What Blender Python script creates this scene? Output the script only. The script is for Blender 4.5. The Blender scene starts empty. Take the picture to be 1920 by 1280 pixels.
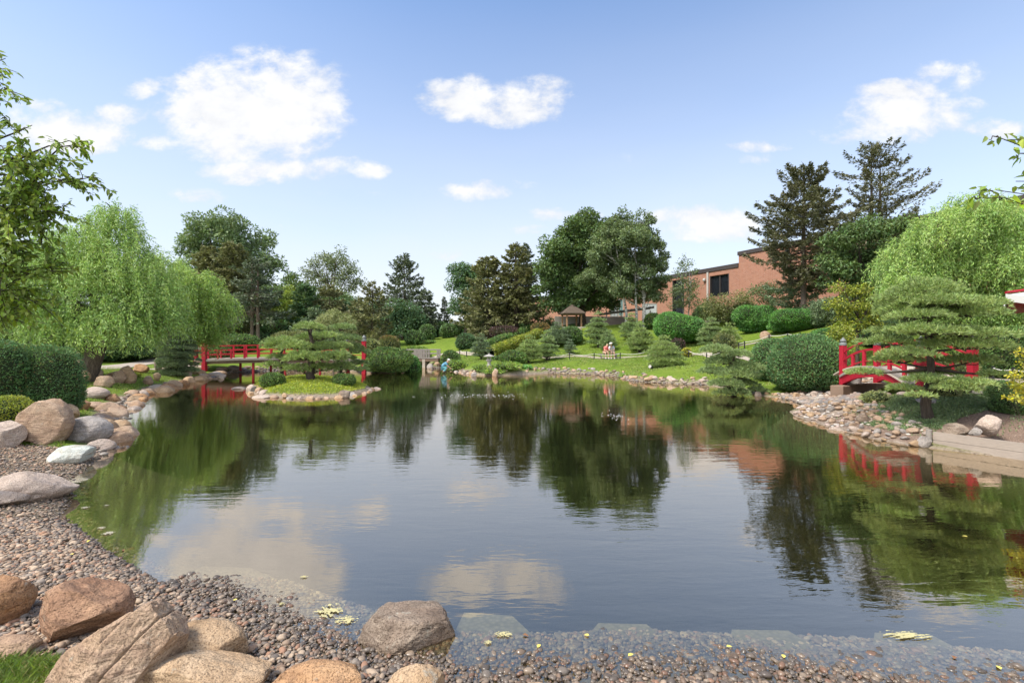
import bpy, math
import numpy as np
from math import radians as R_, sin, cos, pi

# ---------------------------------------------------------------- camera, sky, sun, exposure
S = bpy.context.scene
COL = S.collection
CAMH = 2.5
FP = 906.7                       # focal length in photo pixels (1920 wide)
cam_d = bpy.data.cameras.new('camera'); cam = bpy.data.objects.new('camera', cam_d); COL.objects.link(cam)
cam_d.sensor_width = 36; cam_d.lens = 17.0; cam_d.clip_start = 0.05; cam_d.clip_end = 3000
cam.location = (0, 0, CAMH); cam.rotation_euler = (R_(90), 0, 0)
S.camera = cam
S.view_settings.view_transform = 'Standard'; S.view_settings.look = 'None'
S.view_settings.gamma = 1; S.view_settings.exposure = 1.42
S.cycles.max_bounces = 6; S.cycles.transparent_max_bounces = 8
S.cycles.diffuse_bounces = 3; S.cycles.glossy_bounces = 3; S.cycles.transmission_bounces = 4
S.cycles.use_adaptive_sampling = True; S.cycles.adaptive_threshold = 0.015
try: S.cycles.use_denoising = True; S.cycles.denoiser = 'OPENIMAGEDENOISE'
except Exception: pass

SUN_EL, SUN_AZ = 55.0, -122.0    # azimuth measured from +Y (view direction) clockwise: from behind the camera's left
sv = np.array([sin(R_(SUN_AZ))*cos(R_(SUN_EL)), cos(R_(SUN_AZ))*cos(R_(SUN_EL)), sin(R_(SUN_EL))])
sl = bpy.data.lights.new('sun', 'SUN'); sl.energy = 2.35; sl.angle = R_(16.0); sl.color = (1.0, 0.94, 0.85)
so = bpy.data.objects.new('sun', sl); COL.objects.link(so)
from mathutils import Vector
so.rotation_euler = Vector(-sv).to_track_quat('-Z', 'Y').to_euler()
so.location = tuple(sv*50)

W = bpy.data.worlds.new('World'); S.world = W; W.use_nodes = True
nt = W.node_tree; nt.nodes.clear()
def N(t, **k):
    n = nt.nodes.new(t)
    for a, b in k.items(): setattr(n, a, b)
    return n
def Lk(a, b): nt.links.new(a, b)
def M(op, a, b=None, clamp=False):
    n = N('ShaderNodeMath', operation=op, use_clamp=clamp)
    for i, v in enumerate((a, b)):
        if v is None: continue
        if isinstance(v, (int, float)): n.inputs[i].default_value = v
        else: Lk(v, n.inputs[i])
    return n.outputs[0]
def MIX(f, a, b):
    n = N('ShaderNodeMix', data_type='RGBA')
    for i, v in ((0, f), (6, a), (7, b)):
        if isinstance(v, (int, float)): n.inputs[i].default_value = v
        elif isinstance(v, tuple): n.inputs[i].default_value = v
        else: Lk(v, n.inputs[i])
    return n.outputs[2]
sky = N('ShaderNodeTexSky', sky_type='NISHITA', sun_disc=False, sun_elevation=R_(SUN_EL), sun_rotation=R_(SUN_AZ))
sky.air_density = 1.0; sky.dust_density = 0.6; sky.ozone_density = 1.6; sky.altitude = 200
tc = N('ShaderNodeTexCoord'); sep = N('ShaderNodeSeparateXYZ'); Lk(tc.outputs['Generated'], sep.inputs[0])
dx, dy, dz = sep.outputs
den = M('MAXIMUM', M('ABSOLUTE', dy), 0.05)
U = M('DIVIDE', dx, den); V = M('DIVIDE', dz, den)
# high thin haze that whitens the lower sky
hz = M('POWER', M('SUBTRACT', 1.0, M('MINIMUM', M('DIVIDE', M('MAXIMUM', dz, 0.0), 0.62), 1.0)), 1.10)
nz0 = N('ShaderNodeTexNoise'); nz0.inputs['Scale'].default_value = 2.2; nz0.inputs['Detail'].default_value = 3
mp0 = N('ShaderNodeMapping'); Lk(tc.outputs['Generated'], mp0.inputs[0]); mp0.inputs['Scale'].default_value = (1, 1, 3.5); Lk(mp0.outputs[0], nz0.inputs[0])
hz = M('MULTIPLY', hz, M('ADD', 0.72, M('MULTIPLY', nz0.outputs[0], 0.5)), clamp=True)
skt = N('ShaderNodeMix', data_type='RGBA', blend_type='MULTIPLY'); skt.inputs[0].default_value = 1.0; Lk(sky.outputs[0], skt.inputs[6]); skt.inputs[7].default_value = (0.97, 1.05, 1.12, 1)
base = MIX(M('MULTIPLY', hz, 1.0, True), skt.outputs[2], (3.85, 3.92, 4.15, 1))
# cumulus clouds, each at its own direction
cmb = N('ShaderNodeCombineXYZ'); Lk(U, cmb.inputs[0]); Lk(V, cmb.inputs[1])
def noise(scale, detail, rough, dist=0.0, sy=1.5):
    mp = N('ShaderNodeMapping'); mp.inputs['Scale'].default_value = (1, sy, 1); Lk(cmb.outputs[0], mp.inputs[0])
    n = N('ShaderNodeTexNoise'); n.inputs['Scale'].default_value = scale; n.inputs['Detail'].default_value = detail
    n.inputs['Roughness'].default_value = rough; n.inputs['Distortion'].default_value = dist
    Lk(mp.outputs[0], n.inputs[0]); return n.outputs[0]
nA = noise(7.0, 9, 0.62, 0.25); nB = noise(24, 4, 0.6)
CL = [  # px, py, rx, ry, strength
 (415,180,95,66,1.0),(500,205,135,92,1.15),(560,190,80,62,.9),(440,225,120,66,1.0),(350,200,90,40,.75),(265,172,42,20,.75),(230,215,62,22,.7),
 (300,268,50,16,.6),(450,270,110,36,.9),(520,318,120,22,.85),(620,312,70,18,.7),(690,318,34,18,.8),(470,335,60,12,.5),
 (120,250,120,36,.85),(75,200,40,14,.45),(30,225,50,30,.6),(170,262,70,24,.7),(300,178,46,20,.5),
 (930,185,118,44,1.0),(870,205,70,24,.7),(990,208,75,24,.75),(1010,160,30,14,.5),(835,178,30,16,.4),
 (892,358,56,18,.8),(985,345,40,10,.35),(1030,365,30,8,.3),
 (1790,140,60,30,.85),(1720,170,90,20,.75),(1700,215,110,34,.85),(1640,245,100,26,.75),(1750,195,80,20,.6),(1600,262,60,12,.5),(1880,240,60,20,.65),(1430,275,60,10,.35),
 (1325,418,100,32,.95),(1250,428,60,14,.4),(1060,402,60,14,.6),(995,432,50,12,.5),(835,482,40,14,.5),(1450,300,90,10,.2),
 (330,370,120,14,.22),(640,365,60,8,.25),(1130,300,160,12,.12),(640,250,50,12,.3),(520,420,200,16,.18),
 (2150,330,160,60,.9),(2400,200,200,80,.9),(-250,260,220,70,.9),(-500,120,200,90,.9)]
tot = None
for (px, py, rx, ry, st) in CL:
    u0, v0 = (px-960)/FP, (640-py)/FP
    a = M('MULTIPLY', M('SUBTRACT', U, u0), FP/rx*0.70); b = M('MULTIPLY', M('SUBTRACT', V, v0), FP/ry*0.70)
    r2 = M('ADD', M('MULTIPLY', a, a), M('MULTIPLY', b, b))
    g = M('MULTIPLY', M('SUBTRACT', 1.0, M('MINIMUM', r2, 1.0)), st)
    tot = g if tot is None else M('MAXIMUM', tot, g)
front = M('GREATER_THAN', dy, 0.0)
tot = M('MULTIPLY', tot, front)
# unseen noise clouds behind and overhead, brightened beyond the front sky as fill light
nW = N('ShaderNodeTexNoise'); nW.inputs['Scale'].default_value = 3.0; nW.inputs['Detail'].default_value = 6; Lk(tc.outputs['Generated'], nW.inputs[0])
elsew = M('MULTIPLY', M('SUBTRACT', 1.0, front), M('MULTIPLY', M('SUBTRACT', nW.outputs[0], 0.42), 6.0), clamp=True)
dens = M('ADD', M('MULTIPLY', tot, 1.32), M('MULTIPLY', M('SUBTRACT', nA, 0.55), 3.2))
dens = M('ADD', dens, M('MULTIPLY', M('SUBTRACT', nB, 0.5), 0.95))
alpha = N('ShaderNodeMapRange', interpolation_type='SMOOTHSTEP'); Lk(dens, alpha.inputs[0])
alpha.inputs[1].default_value = 0.10; alpha.inputs[2].default_value = 0.98
al = M('MULTIPLY', M('MULTIPLY', alpha.outputs[0], M('MINIMUM', M('MULTIPLY', tot, 5.0), 1.0)), 0.97, clamp=True)
shade = M('MULTIPLY', M('SUBTRACT', M('ADD', noise(6, 6, 0.6), M('MULTIPLY', dens, .25)), .32), 1.7, clamp=True)
ccol = MIX(shade, (3.35, 3.42, 3.6, 1), (4.5, 4.5, 4.5, 1))
sk1 = MIX(al, base, ccol)
sk2 = MIX(M('MULTIPLY', elsew, 0.8), sk1, (9.5, 9.5, 9.6, 1))
bg = N('ShaderNodeBackground'); Lk(sk2, bg.inputs[0]); bg.inputs[1].default_value = 0.090
ow = N('ShaderNodeOutputWorld'); Lk(bg.outputs[0], ow.inputs[0])
W.cycles.sampling_method = 'MANUAL'; W.cycles.sample_map_resolution = 512

# ---------------------------------------------------------------- helpers
def rng_(s): return np.random.default_rng(s)
def unit(v):
    v = np.asarray(v, float); return v/np.maximum(np.linalg.norm(v, axis=-1, keepdims=True), 1e-9)
def px2w(px, py, Y): return np.array([(px-960)/FP*Y, Y, CAMH-(py-640)/FP*Y])
def wl(px, py, z=0.0):           # a pixel seen on the level z -> plan point
    Y = (CAMH-z)*FP/(py-640); return ((px-960)/FP*Y, Y)

def tag(o, label=None, cat=None, group=None, kind=None):
    if label: o['label'] = label
    if cat: o['category'] = cat
    if group: o['group'] = group
    if kind: o['kind'] = kind
    return o
def empty(name, loc=(0, 0, 0), rz=0.0):
    o = bpy.data.objects.new(name, None); COL.objects.link(o); o.location = tuple(float(c) for c in loc); o.rotation_euler = (0, 0, rz)
    o.empty_display_size = .1
    return o

class MB:
    def __init__(s): s.v = []; s.l = []; s.k = []; s.m = []; s.s = []; s.n = 0
    def add(s, V, F, m=0, smooth=False):
        V = np.asarray(V, np.float32).reshape(-1, 3); F = np.asarray(F, np.int32)
        if len(F) == 0: return s
        s.v.append(V); s.l.append((F+s.n).ravel()); s.k.append(np.full(len(F), F.shape[1], np.int32))
        s.m.append(np.full(len(F), m, np.int32)); s.s.append(np.full(len(F), smooth, bool)); s.n += len(V); return s
    def merge(s, o, m=None):
        for V, l, k, mm, sm in zip(o.v, o.l, o.k, o.m, o.s): pass
        off = s.n
        s.v += o.v; s.l += [a+off for a in o.l]; s.k += o.k; s.m += o.m if m is None else [np.full_like(a, m) for a in o.m]; s.s += o.s; s.n += o.n; return s
    def mesh(s, name, mats):
        me = bpy.data.meshes.new(name)
        V = np.concatenate(s.v); l = np.concatenate(s.l); k = np.concatenate(s.k)
        me.vertices.add(len(V)); me.vertices.foreach_set('co', V.ravel())
        me.loops.add(len(l)); me.loops.foreach_set('vertex_index', l)
        me.polygons.add(len(k)); me.polygons.foreach_set('loop_start', np.concatenate([[0], np.cumsum(k)[:-1]]).astype(np.int32))
        for mt in (mats if isinstance(mats, (list, tuple)) else [mats]): me.materials.append(mt)
        me.polygons.foreach_set('material_index', np.concatenate(s.m)); me.polygons.foreach_set('use_smooth', np.concatenate(s.s))
        me.update(calc_edges=True); me.validate(); return me
    def build(s, name, mats, parent=None, loc=None, rz=0.0):
        o = bpy.data.objects.new(name, s.mesh(name, mats)); COL.objects.link(o)
        if parent is not None: o.parent = parent
        if loc is not None: o.location = tuple(float(c) for c in loc)
        if rz: o.rotation_euler = (0, 0, rz)
        return o

BF = np.array([[0,3,2,1],[4,5,6,7],[0,1,5,4],[1,2,6,5],[2,3,7,6],[3,0,4,7]])
def box(mb, c, s, m=0, rz=0.0, bevel=0.0):
    c = np.array(c, float); h = np.array(s, float)/2
    if bevel > 0:      # chamfered box: the convex hull of three slightly smaller boxes, as rounded ring loft
        b = min(bevel, h.min()*.9); rings = []
        for z, ins in ((-h[2], b), (-h[2]+b, 0), (h[2]-b, 0), (h[2], b)):
            hx, hy = h[0]-ins, h[1]-ins; bb = b*.6
            rings.append([(-hx+bb,-hy,z),(hx-bb,-hy,z),(hx,-hy+bb,z),(hx,hy-bb,z),(hx-bb,hy,z),(-hx+bb,hy,z),(-hx,hy-bb,z),(-hx,-hy+bb,z)])
        V = np.array(rings).reshape(-1, 3); F = []
        for r in range(3):
            for i in range(8): j = (i+1) % 8; F.append([r*8+i, r*8+j, r*8+8+j, r*8+8+i])
        ca, sa = cos(rz), sin(rz); V = np.c_[V[:,0]*ca-V[:,1]*sa, V[:,0]*sa+V[:,1]*ca, V[:,2]]+c
        mb.add(V, F, m); n0 = mb.n
        mb.add(V[:8], [[7,6,5,4,3,2,1,0]], m); mb.add(V[24:], [[0,1,2,3,4,5,6,7]], m); return mb
    V = np.array([[-1,-1,-1],[1,-1,-1],[1,1,-1],[-1,1,-1],[-1,-1,1],[1,-1,1],[1,1,1],[-1,1,1]])*h
    ca, sa = cos(rz), sin(rz); V = np.c_[V[:,0]*ca-V[:,1]*sa, V[:,0]*sa+V[:,1]*ca, V[:,2]]+c
    return mb.add(V, BF, m)
def beam(mb, a, b, w, h, m=0):     # rectangular bar from a to b
    a = np.array(a, float); b = np.array(b, float); d = unit(b-a); sd = unit(np.cross(d, [0,0,1])) if abs(d[2]) < .95 else np.array([1.,0,0]); up = np.cross(sd, d)
    V = [p+sx*sd*w/2+sz*up*h/2 for p in (a, b) for sx, sz in ((-1,-1),(1,-1),(1,1),(-1,1))]
    return mb.add(V, [[0,3,2,1],[4,5,6,7],[0,1,5,4],[1,2,6,5],[2,3,7,6],[3,0,4,7]], m)
def tube(mb, pts, rad, sides=8, m=0, caps=True, smooth=True, wob=0.0, seed=0):
    P = np.asarray(pts, float); n = len(P); rad = np.broadcast_to(np.asarray(rad, float), (n,))
    T = np.gradient(P, axis=0); T = unit(T); up = np.array([0,0,1.]) if abs(T[0][2]) < .9 else np.array([1.,0,0])
    V = []; r = rng_(seed); A = np.linspace(0, 2*pi, sides, endpoint=False); nw = r.normal(0, wob, sides) if wob else np.zeros(sides)
    for i in range(n):
        s = unit(np.cross(up, T[i])); u = np.cross(T[i], s); up = u
        rr = rad[i]*(1+nw+ (r.normal(0, wob*.5, sides) if wob else 0))
        V.append(P[i]+np.outer(rr*np.cos(A), s)+np.outer(rr*np.sin(A), u))
    V = np.concatenate(V); i = np.arange(n-1)[:,None]*sides; j = np.arange(sides); k = (j+1) % sides
    F = np.stack([i+j, i+k, i+sides+k, i+sides+j], -1).reshape(-1, 4)
    mb.add(V, F, m, smooth)
    if caps: mb.add(V[:sides], [list(range(sides))[::-1]], m); mb.add(V[-sides:], [list(range(sides))], m)
    return mb
def lathe(mb, prof, c=(0,0,0), sides=16, m=0, smooth=True, rot=0.0):
    P = np.array(prof, float); A = np.linspace(0, 2*pi, sides, endpoint=False)+rot
    V = np.concatenate([np.c_[r*np.cos(A), r*np.sin(A), np.full(sides, z)] for r, z in P])+np.array(c)
    i = np.arange(len(P)-1)[:,None]*sides; j = np.arange(sides); k = (j+1) % sides
    F = np.stack([i+j, i+k, i+sides+k, i+sides+j], -1).reshape(-1, 4)
    mb.add(V, F, m, smooth); mb.add(V[:sides], [list(range(sides))[::-1]], m); mb.add(V[-sides:], [list(range(sides))], m); return mb

_ico = {}
def ico(sub):
    if sub in _ico: return _ico[sub]
    t = (1+5**.5)/2
    V = [(-1,t,0),(1,t,0),(-1,-t,0),(1,-t,0),(0,-1,t),(0,1,t),(0,-1,-t),(0,1,-t),(t,0,-1),(t,0,1),(-t,0,-1),(-t,0,1)]
    F = [(0,11,5),(0,5,1),(0,1,7),(0,7,10),(0,10,11),(1,5,9),(5,11,4),(11,10,2),(10,7,6),(7,1,8),(3,9,4),(3,4,2),(3,2,6),(3,6,8),(3,8,9),(4,9,5),(2,4,11),(6,2,10),(8,6,7),(9,8,1)]
    V = [unit(np.array(v, float)) for v in V]
    for _ in range(sub):
        c = {}; F2 = []
        def mid(a, b):
            k = (min(a,b), max(a,b))
            if k not in c: V.append(unit(V[a]+V[b])); c[k] = len(V)-1
            return c[k]
        for a, b, d in F:
            e, f, g = mid(a,b), mid(b,d), mid(d,a); F2 += [(a,e,g),(b,f,e),(d,g,f),(e,f,g)]
        F = F2
    _ico[sub] = (np.array(V), np.array(F)); return _ico[sub]

def wnoise(P, rng, freq=1.0, oct=4, pers=.55):     # cheap smooth noise: sums of rotated sines
    P = np.asarray(P, float); out = np.zeros(len(P)); a = 1.0; f = freq; tot = 0
    for _ in range(oct):
        for _ in range(3):
            d = unit(rng.normal(size=3)); out += a*np.sin(P@d*f*2.3+rng.uniform(0, 6.28)+1.3*np.sin(P@unit(rng.normal(size=3))*f*1.7+rng.uniform(0, 6.28)))/3
        tot += a; a *= pers; f *= 2.05
    return out/tot

def rock_verts(rng, dims, sub=3, cuts=7, rough=.10, cutd=(.55,.85)):
    V, F = ico(sub); P = V.copy()
    for _ in range(cuts):
        n = unit(rng.normal(size=3)); d = rng.uniform(*cutd); q = P@n; over = np.maximum(q-d, 0); P = P-np.outer(over*.92, n)
    P = P*(1+rough*1.15*wnoise(V*1.6, rng, 1.0, 4))[:,None]
    P += V*(rough*.34*wnoise(V*6, rng, 1.2, 3))[:,None]
    P = P/np.abs(P).max(0)*np.array(dims)/2
    return P, F

# ---------------------------------------------------------------- materials
class Mat:
    def __init__(s, name):
        s.m = bpy.data.materials.new(name); s.m.use_nodes = True; s.t = s.m.node_tree; s.t.nodes.clear()
        s.out = s.n('ShaderNodeOutputMaterial')
    def n(s, t, ins=None, **k):
        n = s.t.nodes.new(t)
        for a, b in k.items(): setattr(n, a, b)
        for a, b in (ins or {}).items(): s.set(n.inputs[a], b)
        return n
    def set(s, i, b):
        if isinstance(b, bpy.types.NodeSocket): s.t.links.new(b, i)
        elif isinstance(b, tuple) and len(b) == 3 and i.type == 'RGBA': i.default_value = (*b, 1)
        else: i.default_value = b
    def mix(s, f, a, b, bt='MIX'):
        n = s.n('ShaderNodeMix', data_type='RGBA', blend_type=bt); s.set(n.inputs[0], f); s.set(n.inputs[6], a); s.set(n.inputs[7], b); return n.outputs[2]
    def math(s, op, a, b=0.0, clamp=False):
        n = s.n('ShaderNodeMath', operation=op, use_clamp=clamp); s.set(n.inputs[0], a); s.set(n.inputs[1], b); return n.outputs[0]
    def ramp(s, f, stops, interp='LINEAR'):
        n = s.n('ShaderNodeValToRGB'); s.set(n.inputs[0], f); e = n.color_ramp.elements; n.color_ramp.interpolation = interp
        while len(e) > 1: e.remove(e[-1])
        e[0].position = stops[0][0]; e[0].color = (*stops[0][1], 1)
        for p, c in stops[1:]: x = e.new(p); x.color = (*c, 1)
        return n.outputs[0]
    def noise(s, scale, detail=4, rough=.55, co=None, dist=0.0, vec=None):
        n = s.n('ShaderNodeTexNoise', {'Scale': scale, 'Detail': detail, 'Roughness': rough, 'Distortion': dist})
        s.t.links.new(vec if vec is not None else s.co(co or 'Object'), n.inputs[0]); return n.outputs[0]
    def co(s, which='Object'):
        if not hasattr(s, '_tc'): s._tc = s.n('ShaderNodeTexCoord')
        return s._tc.outputs[which]
    def map(s, scale, co='Object', rot=(0,0,0)):
        n = s.n('ShaderNodeMapping'); n.inputs['Scale'].default_value = scale; n.inputs['Rotation'].default_value = rot; s.t.links.new(s.co(co), n.inputs[0]); return n.outputs[0]
    def bump(s, h, strength=.5, dist=.02, nrm=None):
        n = s.n('ShaderNodeBump', {'Height': h, 'Strength': strength, 'Distance': dist})
        if nrm is not None: s.t.links.new(nrm, n.inputs['Normal'])
        return n.outputs[0]
    def pr(s, col, rough=.7, nrm=None, spec=.3, **k):
        n = s.n('ShaderNodeBsdfPrincipled', {'Base Color': col, 'Roughness': rough, 'Specular IOR Level': spec, **k})
        if nrm is not None: s.t.links.new(nrm, n.inputs['Normal'])
        return n.outputs[0]
    def done(s, sh): s.t.links.new(sh, s.out.inputs[0]); return s.m

def foliage(name, c1, c2, trans=.28, scale=.6, var=.35, rough=.55, tip=None):
    m = Mat(name); g = m.n('ShaderNodeNewGeometry')
    rnd = g.outputs['Random Per Island']
    big = m.ramp(m.noise(scale, 3, .6), [(.36, (0,0,0)), (.64, (1,1,1))])
    col = m.mix(big, c1, c2)
    v = m.math('ADD', m.math('MULTIPLY', rnd, var*2), 1-var)
    hs = m.n('ShaderNodeHueSaturation', {'Hue': m.math('ADD', m.math('MULTIPLY', m.math('FRACT', m.math('MULTIPLY', rnd, 17.3)), .05), .475),
              'Saturation': m.math('ADD', m.math('MULTIPLY', m.math('FRACT', m.math('MULTIPLY', rnd, 7.7)), .3), .80), 'Value': v, 'Color': col})
    c = hs.outputs[0]
    if tip: c = m.mix(m.math('GREATER_THAN', m.math('FRACT', m.math('MULTIPLY', rnd, 31.7)), 1-tip[0]), c, tip[1])
    a = m.pr(c, rough, None, .28)
    t = m.n('ShaderNodeBsdfTranslucent', {'Color': m.mix(.35, c, (.35,.42,.05))})
    mx = m.n('ShaderNodeMixShader'); mx.inputs[0].default_value = trans; m.t.links.new(a, mx.inputs[1]); m.t.links.new(t.outputs[0], mx.inputs[2])
    return m.done(mx.outputs[0])

FOL = {
 'willow':  foliage('willow_leaves', (0.254,0.402,0.095), (0.362,0.505,0.129), .30, .45, .30),
 'willow2': foliage('willow_leaves_bright', (0.227,0.372,0.069), (0.346,0.480,0.103), .30, .5, .30),
 'cherry':  foliage('broad_leaves', (0.182,0.275,0.039), (0.297,0.396,0.055), .34, .8, .40),
 'maple':   foliage('maple_leaves', (.070,.125,.042), (.125,.200,.060), .25, .35, .38),
 'birch':   foliage('birch_leaves', (0.109,0.155,0.063), (0.173,0.237,0.096), .28, .35, .35),
 'elm':     foliage('elm_leaves', (0.156,0.195,0.098), (0.208,0.247,0.117), .28, .2, .35),
 'cotton':  foliage('cottonwood_leaves', (0.143,0.208,0.098), (0.195,0.273,0.117), .25, .2, .35),
 'deep':    foliage('deep_green_leaves', (0.060,0.128,0.053), (0.105,0.195,0.075), .22, .4, .38),
 'lime':    foliage('lime_leaves', (0.180,0.264,0.036), (0.288,0.360,0.048), .32, .5, .32),
 'brownsp': foliage('spruce_needles_olive', (0.170,0.178,0.076), (0.255,0.255,0.102), .12, .5, .38),
 'spruce':  foliage('spruce_needles_dark', (0.102,0.141,0.084), (0.167,0.196,0.117), .10, .6, .38),
 'firn':    foliage('fir_needles', (.125,.135,.075), (.185,.175,.095), .10, .6, .38),
 'pineg':   foliage('pine_needles', (0.177,0.261,0.094), (0.271,0.365,0.125), .15, 1.1, .38),
 'pinel':   foliage('pine_needles_light', (0.222,0.305,0.092), (0.315,0.417,0.121), .18, 1.1, .35),
 'pined':   foliage('pine_needles_dark', (0.124,0.181,0.095), (0.190,0.258,0.124), .14, 1.1, .38),
 'yew':     foliage('yew_needles', (0.062,0.125,0.031), (0.156,0.276,0.055), .16, .9, .42, tip=(.06, (.24,.21,.07))),
 'yewl':    foliage('juniper_needles', (0.078,0.205,0.047), (0.159,0.377,0.070), .18, .8, .35),
 'box':     foliage('clipped_leaves', (0.078,0.151,0.047), (0.159,0.268,0.079), .16, 1.0, .45),
 'arbor':   foliage('arborvitae_sprays', (0.058,0.135,0.047), (0.147,0.284,0.086), .18, 1.0, .42, tip=(.05, (.20,.15,.06))),
 'gold':    foliage('golden_leaves', (.42,.40,.03), (.52,.46,.05), .35, 1.5, .28),
 'goldg':   foliage('yellow_green_leaves', (0.209,0.264,0.033), (0.352,0.374,0.044), .32, 1.2, .32),
 'olive':   foliage('olive_leaves', (0.156,0.180,0.066), (0.228,0.228,0.078), .28, .8, .38),
 'orange':  foliage('rusty_leaves', (.16,.13,.05), (.26,.15,.05), .28, 1.2, .35),
 'purple':  foliage('purple_leaves', (.075,.04,.045), (.11,.06,.055), .2, 1.2, .4),
 'moss':    foliage('moss_sprays', (.30,.37,.03), (.42,.46,.04), .25, 1.4, .25),
 'cover':   foliage('ground_cover_sprays', (0.164,0.278,0.051), (0.278,0.392,0.063), .22, 1.5, .32),
 'creep':   foliage('creeping_juniper_sprays', (0.127,0.190,0.075), (0.184,0.253,0.103), .18, 1.3, .32),
 'grass':   foliage('grass_blades', (.19,.29,.05), (.28,.37,.07), .3, 1.5, .35, tip=(.10, (.42,.36,.16))),
 'varieg':  foliage('pale_leaves', (.24,.28,.10), (.33,.35,.14), .28, 1.2, .3),
}
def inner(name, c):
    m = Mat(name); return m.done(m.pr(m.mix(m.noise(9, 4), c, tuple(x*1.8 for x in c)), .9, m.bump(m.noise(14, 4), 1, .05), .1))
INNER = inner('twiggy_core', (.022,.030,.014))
def bark(name, c1, c2, sc=(9,9,2.0), b=.7, white=False):
    m = Mat(name); v = m.map(sc); n1 = m.noise(2.2, 6, .65, vec=v, dist=.6); f = m.ramp(n1, [(.3, (0,0,0)), (.7, (1,1,1))])
    col = m.mix(f, c1, c2)
    if white:
        w = m.n('ShaderNodeTexNoise', {'Scale': 1.0, 'Detail': 4}); m.t.links.new(m.map((3,3,14)), w.inputs[0])
        col = m.mix(m.ramp(w.outputs[0], [(.54, (0,0,0)), (.60, (1,1,1))]), col, (.05,.045,.04))
    return m.done(m.pr(col, .88, m.bump(n1, b, .04), .15))
BARK = bark('grey_brown_bark', (.055,.042,.032), (.19,.15,.115)); BARKD = bark('dark_bark', (.035,.027,.022), (.10,.08,.062))
BARKP = bark('pinkish_bark', (.10,.075,.058), (.26,.20,.155)); BARKW = bark('white_birch_bark', (.42,.40,.36), (.62,.60,.55), white=True)

def rockmat(name, c1, c2, c3, sp=.5, sc=1.0, crack=0.0):
    m = Mat(name)
    oi = m.n('ShaderNodeObjectInfo'); add = m.n('ShaderNodeVectorMath', operation='ADD'); m.t.links.new(m.co('Object'), add.inputs[0])
    sc3 = m.n('ShaderNodeVectorMath', operation='SCALE'); cx = m.n('ShaderNodeCombineXYZ', {'X': oi.outputs['Random'], 'Y': oi.outputs['Random'], 'Z': oi.outputs['Random']})
    m.t.links.new(cx.outputs[0], sc3.inputs[0]); sc3.inputs['Scale'].default_value = 37.0; m.t.links.new(sc3.outputs[0], add.inputs[1]); v = add.outputs[0]
    big = m.noise(2.2*sc, 5, .6, vec=v, dist=.4); med = m.noise(9*sc, 6, .65, vec=v); fin = m.noise(70, 3, .7, vec=v)
    st = m.n('ShaderNodeTexNoise', {'Scale': 2.2*sc, 'Detail': 6, 'Roughness': .6, 'Distortion': .8}); mp = m.n('ShaderNodeMapping'); mp.inputs['Scale'].default_value = (1.2, 1.2, 6); mp.inputs['Rotation'].default_value = (.5, .35, 0); m.t.links.new(v, mp.inputs[0]); m.t.links.new(mp.outputs[0], st.inputs[0])
    col = m.mix(m.ramp(big, [(.35, (0,0,0)), (.65, (1,1,1))]), c1, c2)
    col = m.mix(m.ramp(st.outputs[0], [(.48, (0,0,0)), (.68, (1,1,1))]), col, c3)
    col = m.mix(m.ramp(fin, [(.36, (1,1,1)), (.5, (0,0,0))]), col, tuple(x*.45 for x in c1))
    col = m.mix(m.ramp(med, [(.62, (0,0,0)), (.78, (.7,.7,.7))]), col, tuple(min(1, x*1.45) for x in c2))
    col = m.mix(m.math('MULTIPLY', m.ramp(med, [(.25, (1,1,1)), (.42, (0,0,0))]), .55), col, tuple(x*.4 for x in c1))
    lich = m.ramp(m.noise(5.5*sc, 7, .75, vec=v, dist=.2), [(.60,(0,0,0)),(.66,(.55,.55,.55))]); col = m.mix(lich, col, (.36,.35,.29))
    stn = m.ramp(m.noise(1.6*sc, 5, .7, vec=v, dist=.6), [(.56,(0,0,0)),(.72,(.6,.6,.6))]); col = m.mix(stn, col, tuple(x*.5 for x in c3))
    h = m.math('ADD', m.math('MULTIPLY', med, .8), m.math('MULTIPLY', fin, .22)); h = m.math('ADD', h, m.math('MULTIPLY', st.outputs[0], .8))
    return m.done(m.pr(col, .8, m.bump(h, .95, .05), .25))
ROCK = {
 'pink':  rockmat('pink_granite', (.38,.25,.16), (.48,.355,.25), (.30,.20,.14)),
 'tan':   rockmat('tan_granite', (.39,.255,.145), (.50,.36,.23), (.30,.195,.11)),
 'orange':rockmat('orange_granite', (.36,.19,.09), (.46,.28,.15), (.25,.14,.08)),
 'grey':  rockmat('grey_granite', (.28,.25,.22), (.42,.37,.33), (.22,.19,.17)),
 'pale':  rockmat('pale_granite', (.44,.34,.275), (.54,.44,.36), (.36,.28,.22)),
 'brown': rockmat('brown_granite', (.20,.14,.10), (.36,.29,.22), (.13,.095,.07)),
 'rust': rockmat('rusty_granite', (.27,.145,.085), (.38,.23,.14), (.15,.09,.06)),
 'white': rockmat('greenish_white_quartz', (.50,.52,.46), (.64,.65,.58), (.42,.34,.24)),
}
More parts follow.
